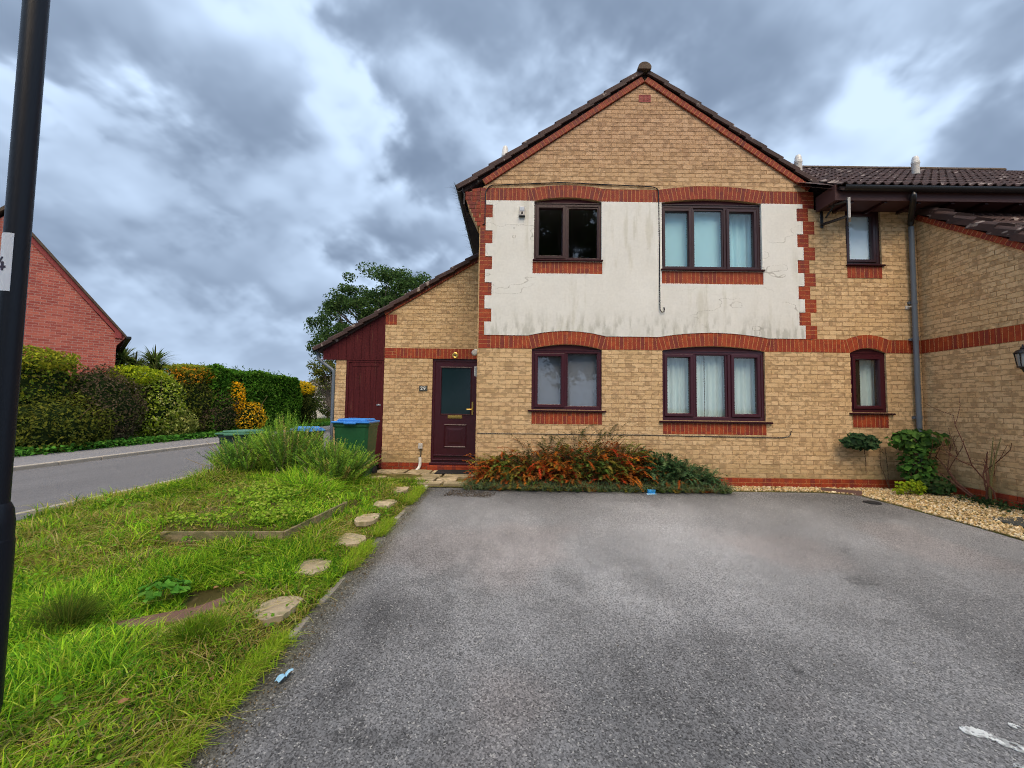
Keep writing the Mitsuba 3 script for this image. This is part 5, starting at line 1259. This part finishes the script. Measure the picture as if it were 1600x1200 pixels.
t = thing('terracotta_slab', 'dull red brown slab sunk in the lawn beside a leafy weed', 'slab'); put('slab', trimesh.Trimesh(v, m.faces, process=False), 'terracotta_material', t)
hidden.append(Polygon([(-2.30, 2.98), (-1.90, 3.2), (-2.05, 3.35), (-2.45, 3.2)]))
# timber edging
t = thing('timber_edging', 'weathered timber boards edging the raised bed in the lawn', 'edging')
def board(p, q, z0, z1, th=.03):
    p, q = np.array(p, float), np.array(q, float); d = (q - p) / np.linalg.norm(q - p); n_ = np.array([-d[1], d[0]]) * th / 2
    return trimesh.convex.convex_hull(np.array([[*(a + s * n_), z + h] for a, h in ((p, z0), (q, z1)) for s in (-1, 1) for z in (-.16, .0)]))
zt = lambda p: float(slope(p[0], p[1])) + .14
A_, B_, C_, D_ = (-3.36, 4.06), (-2.22, 4.12), (-2.00, 5.10), (-2.36, 5.16)
put('board', board(A_, B_, zt(A_), zt(B_)), 'timber_material', t)
put('board', board(B_, C_, zt(B_) - .004, zt(C_) + .03), 'timber_material', t)
put('board', board(C_, D_, zt(C_) + .03, zt(D_) + .02), 'timber_material', t)
# grass blades
def allowed(P):
    ok = np.ones(len(P), bool)
    for g in hidden:
        b = g.bounds; idx = np.where((P[:, 0] > b[0]) & (P[:, 0] < b[2]) & (P[:, 1] > b[1]) & (P[:, 1] < b[3]))[0]
        for i_ in idx:
            if g.contains(Point(P[i_, 0], P[i_, 1])): ok[i_] = False
    return ok
def grass_field(n, x0, x1, y0, y1, hmul=1.0, bias=1.0):
    u = R.uniform(0, 1, n); y_ = y0 + (y1 - y0) * u ** bias
    xr = x1 if np.isscalar(x1) else x1
    x_ = R.uniform(x0, xr, n)
    P = np.stack([x_, y_, 0 * x_], 1)
    cov = meshkit.fbm(P * [1.6, 1.6, 1] + 5, 3, 4)
    keep = allowed(P) & (R.uniform(0, 1, n) < np.clip(.45 + 1.5 * (cov - .30), .25, 1))
    P = P[keep]; P[:, 2] = lawn_h(P[:, 0], P[:, 1]) - .004
    q = P * [1, 1, 0]
    tuft = meshkit.fbm(q * 2.3 + 11, 3, 6); dry = meshkit.fbm(q * 1.15 + 3, 3, 7); lush = meshkit.fbm(q * .8 + 40, 3, 9)
    near_edge = sst(-2.4, -1.5, P[:, 0])
    H = (.045 + .30 * np.clip(tuft - .25, 0, 1)) * R.uniform(.35, 1.45, len(P)) * hmul
    H *= np.where(P[:, 1] > 6.3, .75, 1.0) * (1 - .45 * sst(-1.9, -1.4, P[:, 0]))
    bedz = (P[:, 0] > -3.4) & (P[:, 0] < -2.05) & (P[:, 1] > 4.1) & (P[:, 1] < 5.3); H[bedz] *= .40
    H *= 1 - (.55 * meshkit.noise(q * 4.3)) * sst(3.35, 3.75, P[:, 1]) * sst(4.16, 4.10, P[:, 1]) * sst(-3.6, -3.3, P[:, 0]) * sst(-1.9, -2.2, P[:, 0])
    H *= 1 - .85 * np.exp(-((P[:, 0] + 2.25) / .40) ** 2 - ((P[:, 1] - 2.80) / .42) ** 2)
    for sx_, sy_, sa, sb in STONES: H *= 1 - .45 * np.exp(-((P[:, 0] - sx_) / (sa * 1.2)) ** 2 - ((P[:, 1] - sy_ + .1) / (sb * 1.3)) ** 2)
    ang = meshkit.fbm(q * 1.9 + 70, 2, 3) * 14
    lean = np.stack([np.cos(ang), np.sin(ang)], 1) * R.uniform(.0, .55, (len(P), 1)) + R.normal(0, .62, (len(P), 2))
    isdry = R.uniform(0, 1, len(P)) < np.clip((dry - .46) * 2.8 + .17 - .5 * (lush - .4) - .18 * near_edge, .03, .62)
    C = pick([(.26, .50, .03, 5), (.39, .60, .035, 4), (.10, .26, .022, 4), (.54, .64, .08, 2)], len(P), R, .42)
    C2 = pick([(.52, .44, .17, 4), (.42, .37, .10, 4), (.33, .32, .05, 4), (.26, .18, .07, 1)], len(P), R, .2)
    C = np.where(isdry[:, None], C2, C * np.interp(lush + .25 * (tuft - .5), [.35, .65], [.72, 1.12])[:, None])
    lean[isdry] *= 1.7
    W = np.interp(P[:, 1], [1, 3, 8], [.0062, .0085, .013]) * R.uniform(.7, 1.4, len(P))
    return blades(P, H, W, lean, C, R)
m, c = joinc(grass_field(88000, -4.4, -1.36, 1.0, 3.6), grass_field(80000, -5.2, -1.38, 3.2, 7.0, 1.05, 1.15), grass_field(15000, -5.22, -4.5, 3.0, 8.2, .75), grass_field(24000, -4.6, -2.3, 5.3, 6.6, 1.5))
lawn_grass = put('grass', m, 'foliage_material', None, color=c, label='rough overgrown grass of green and straw coloured blades', category='grass', kind='stuff')
# straggling grass over the driveway edge
n = 17000
P = np.stack([-1.385 + R.normal(0, .035, n), R.uniform(1.3, 6.7, n), 0 * np.zeros(n)], 1); cv = meshkit.noise(P * [0, 2.6, 0] + 3, 5); P = P[cv > np.where(P[:, 1] < 2.6, .12, .40)]; P[:, 2] = slope(P[:, 0], P[:, 1]) + .01; n = len(P)
m, c = blades(P, R.uniform(.03, .12, n), R.uniform(.004, .008, n), R.normal(0, .5, (n, 2)) + [.45, 0], pick([(.30, .48, .03, 4), (.42, .54, .05, 3), (.50, .44, .12, 1)], n, R), R)
put('edge_grass', m, 'foliage_material', None, color=c, label='grass straggling over the driveway edging', category='grass', kind='stuff')
# broad leaved weeds of the raised bed
n = 5200
P = np.stack([R.uniform(-3.5, -2.05, n), R.uniform(4.15, 5.6, n), np.zeros(n)], 1); cv = meshkit.fbm(P * [2, 2, 0] + 9, 3, 3); P = P[cv > .40]; n = len(P); P[:, 2] = lawn_h(P[:, 0], P[:, 1]) + R.uniform(.02, .10, n)
m, c = leaves(P, R.uniform(.025, .05, n), pick([(.30, .47, .04, 4), (.19, .34, .03, 3), (.42, .52, .09, 2)], n, R), R, .7, np.array([0, -.3, 1.0]), .45)
n = 9000
P = np.stack([R.uniform(-4.9, -1.45, n), R.uniform(1.3, 6.2, n), np.zeros(n)], 1); P = P[allowed(P)]; cv = meshkit.fbm(P * [2.6, 2.6, 0] + 29, 3, 5); P = P[cv > .565]; n = len(P); P[:, 2] = lawn_h(P[:, 0], P[:, 1]) + R.uniform(.02, .09, n)
m, c = joinc((m, c), leaves(P, R.uniform(.018, .042, n), pick([(.16, .36, .03, 4), (.26, .46, .04, 3), (.10, .24, .025, 2)], n, R), R, .75, np.array([0, -.3, 1.0]), .45))
put('weeds', m, 'foliage_material', None, color=c, label='low bright green broad leaved weeds in the raised bed and through the lawn', category='weeds', kind='stuff')
t = thing('leafy_weed', 'single dark green broad leaved weed in the lawn beside the red brown slab', 'weed')
cx, cy_ = -2.50, 3.07; z0 = float(lawn_h(cx, cy_))
k = 90; a = R.uniform(0, 2 * np.pi, k); q = R.uniform(.2, 1, k) ** .6 * .15
P = np.stack([cx + q * np.cos(a), cy_ + q * np.sin(a), z0 + .19 - q * .6 + R.normal(0, .012, k)], 1)
m, c = leaves(P, R.uniform(.045, .08, k), pick([(.10, .29, .04, 4), (.15, .37, .05, 2)], k, R), R, .62, np.stack([np.cos(a) * .5, np.sin(a) * .5, np.ones(k)], 1), .25, .12)
put('leaf', m, 'foliage_material', t, color=c); put('stem', cat(stems_to(np.array([cx, cy_, z0]), P[::5], .003, .002, R, .008)), 'moss_stem', t)
def tussock(x_, y_, n, hh, cols, label):
    z0 = float(lawn_h(x_, y_)); a = R.uniform(0, 2 * np.pi, n); r_ = np.abs(R.normal(0, .05, n))
    P = np.stack([x_ + r_ * np.cos(a), y_ + r_ * np.sin(a), np.full(n, z0 - .01)], 1)
    m, c = blades(P, hh * R.uniform(.6, 1.15, n), R.uniform(.003, .0055, n), np.stack([np.cos(a), np.sin(a)], 1) * R.uniform(.15, 1.1, (n, 1)), pick(cols, n, R), R, 4)
    t = thing('grass_tussock', label, 'grass tuft'); put('blade', m, 'foliage_material', t, color=c)
tussock(-2.72, 2.62, 900, .24, [(.09, .15, .022, 5), (.15, .21, .025, 3), (.25, .25, .05, 1)], 'dark green tussock of long grass near the lamp post')
tussock(-1.80, 2.45, 700, .19, [(.12, .22, .014, 5), (.18, .28, .02, 3)], 'bright green tussock beside the nearest stepping stone')
# fallen leaves, litter, painted number
def crumple(pts, seed): return trimesh.convex.convex_hull(np.array(pts) + np.random.default_rng(seed).normal(0, .004, (len(pts), 3)))
def dead_leaf(x_, y_, z_, s, label, m='leaf_dead'):
    u = np.linspace(0, 1, 6); w = np.sin(np.pi * u) * .5 + .03
    v = [[s * (a - .5), s * b * sg * .62, .14 * s * math.sin(3 * a + sg) + (.12 * s if sg else 0)] for a, b in zip(u, w) for sg in (-1, 0, 1)]
    q = [[3 * a + b, 3 * a + b + 1, 3 * a + b + 4, 3 * a + b + 3] for a in range(5) for b in range(2)]
    v = np.array(v); th = R.uniform(0, 6.28); rot = np.array([[math.cos(th), -math.sin(th), 0], [math.sin(th), math.cos(th), 0], [0, 0, 1]])
    t = thing('fallen_leaf', label, 'leaf'); put('blade', quads(v @ rot.T + [x_, y_, z_], q), m, t, smooth=True)
for x_, y_, s, lab in [(-2.22, 3.22, .05, 'tan fallen leaf on the lawn just behind the weed'), (-2.12, 3.36, .06, 'reddish fallen leaf behind the terracotta slab'), (-1.66, 3.76, .04, 'orange fallen leaf behind the second stepping stone'), (-1.50, 2.17, .035, 'brown fallen leaf in the grass near the drive edge'), (-1.72, 1.93, .045, 'curled brown leaf in the near grass')]:
    dead_leaf(x_, y_, float(lawn_h(x_, y_)) + .045, s, lab)
t = thing('litter_strip', 'crumpled pale blue wrapper strip on the driveway edge', 'litter')
q = np.linspace(0, 1, 9); zz = float(slope(-1.18, 2.28)) + .012
v = []
for a in q:
    p = np.array([-1.205 + .042 * a + .008 * math.sin(7 * a), 2.23 + .07 * a, zz + .020 * abs(math.sin(5 * a))]); w = .010 + .006 * math.sin(3 * a + 1)
    v += [p + [-w, w * .5, .010 * math.sin(9 * a)], p + [w * .1, 0, .012], p + [w, -w * .5, .004]]
put('film', quads(v, [[3 * a + b, 3 * a + b + 1, 3 * a + b + 4, 3 * a + b + 3] for a in range(8) for b in range(2)]), 'litter_pale', t, smooth=True)
t = thing('litter_carton', 'small bright blue crumpled carton at the edge of the planting', 'litter')
put('carton', crumple([(2.135 + a * .05, 6.36 + b * .025, z) for a in (-1, 1) for b in (-1, 1) for z in (0, .06)] + [(2.09, 6.33, .03), (2.18, 6.335, .035)], 4), 'litter_blue', t)
put('flap', crumple([(2.135 + a * .075, 6.325 + b * .012, .006 + .004 * b) for a in (-1, 1) for b in (-1, 1)] + [(2.13, 6.325, .012)], 6), 'litter_pale', t)
t = thing('painted_mark', 'worn white painted mark at the lower right corner of the driveway', 'road marking')
def worn(pts, w, seed):
    r_ = np.random.default_rng(seed); p = np.array(bend(pts, 8)); g = unary_union([Point(a).buffer(w * r_.uniform(.6, 1.25), 6) for a in p] + [Polygon(np.vstack([p[i_] + [0, w * .55], p[i_ + 1] + [0, w * .55], p[i_ + 1] - [0, w * .55], p[i_] - [0, w * .55]])) for i_ in range(len(p) - 1)])
    b0 = g.bounds
    holes = unary_union([Point(r_.uniform(b0[0], b0[2]), r_.uniform(b0[1], b0[3])).buffer(r_.uniform(.002, .0075), 3) for _ in range(int(620 * (b0[2] - b0[0])))])
    g = g.difference(holes)
    return max(polys(g), key=lambda t_: t_.area)
ms = []
for g in [worn([(2.12, 1.99), (2.17, 1.98), (2.24, 1.90), (2.36, 1.85)], .026, 1), worn([(2.37, 2.02), (2.45, 1.98)], .022, 2), worn([(2.14, 1.80), (2.20, 1.785)], .022, 5)]:
    for q in polys(g):
        m = trimesh.creation.extrude_polygon(q, .003, engine='earcut'); v = np.array(m.vertices); v[:, 2] += slope(v[:, 0], v[:, 1]) + .010 * (meshkit.fbm(np.stack([v[:, 0] * .8, v[:, 1] * .8, 0 * v[:, 0]], -1), 3, 4) - .5) + .003
        ms.append(trimesh.Trimesh(v, m.faces, process=False))
put('paint', cat(ms), 'paint_material', t)
m, c = pebbles(1500, Polygon([(-1.32, 1.2), (-1.32, 6.6), (-1.22, 6.6), (-1.12, 1.2)]), [(.10, .08, .05), (.16, .12, .06), (.22, .15, .07), (.07, .06, .05)], .002, .006, .003)
m2, c2 = pebbles(700, Polygon([(-1.0, 6.1), (-.3, 6.0), (-.2, 6.3), (-.9, 6.45)]), [(.05, .04, .03), (.09, .06, .03)], .003, .009, .003)
m3, c3 = pebbles(120, Polygon([(-1.0, 1.6), (5.3, 1.6), (5.3, 6.2), (-1.0, 6.2)]), [(.35, .33, .28), (.5, .48, .42), (.12, .10, .08)], .003, .007, .004)
m, c = joinc((m, c), (m2, c2), (m3, c3))
put('grit', m, 'speck_material', None, color=c, label='loose grit and crumbs of soil scattered on the driveway', category='grit', kind='stuff')
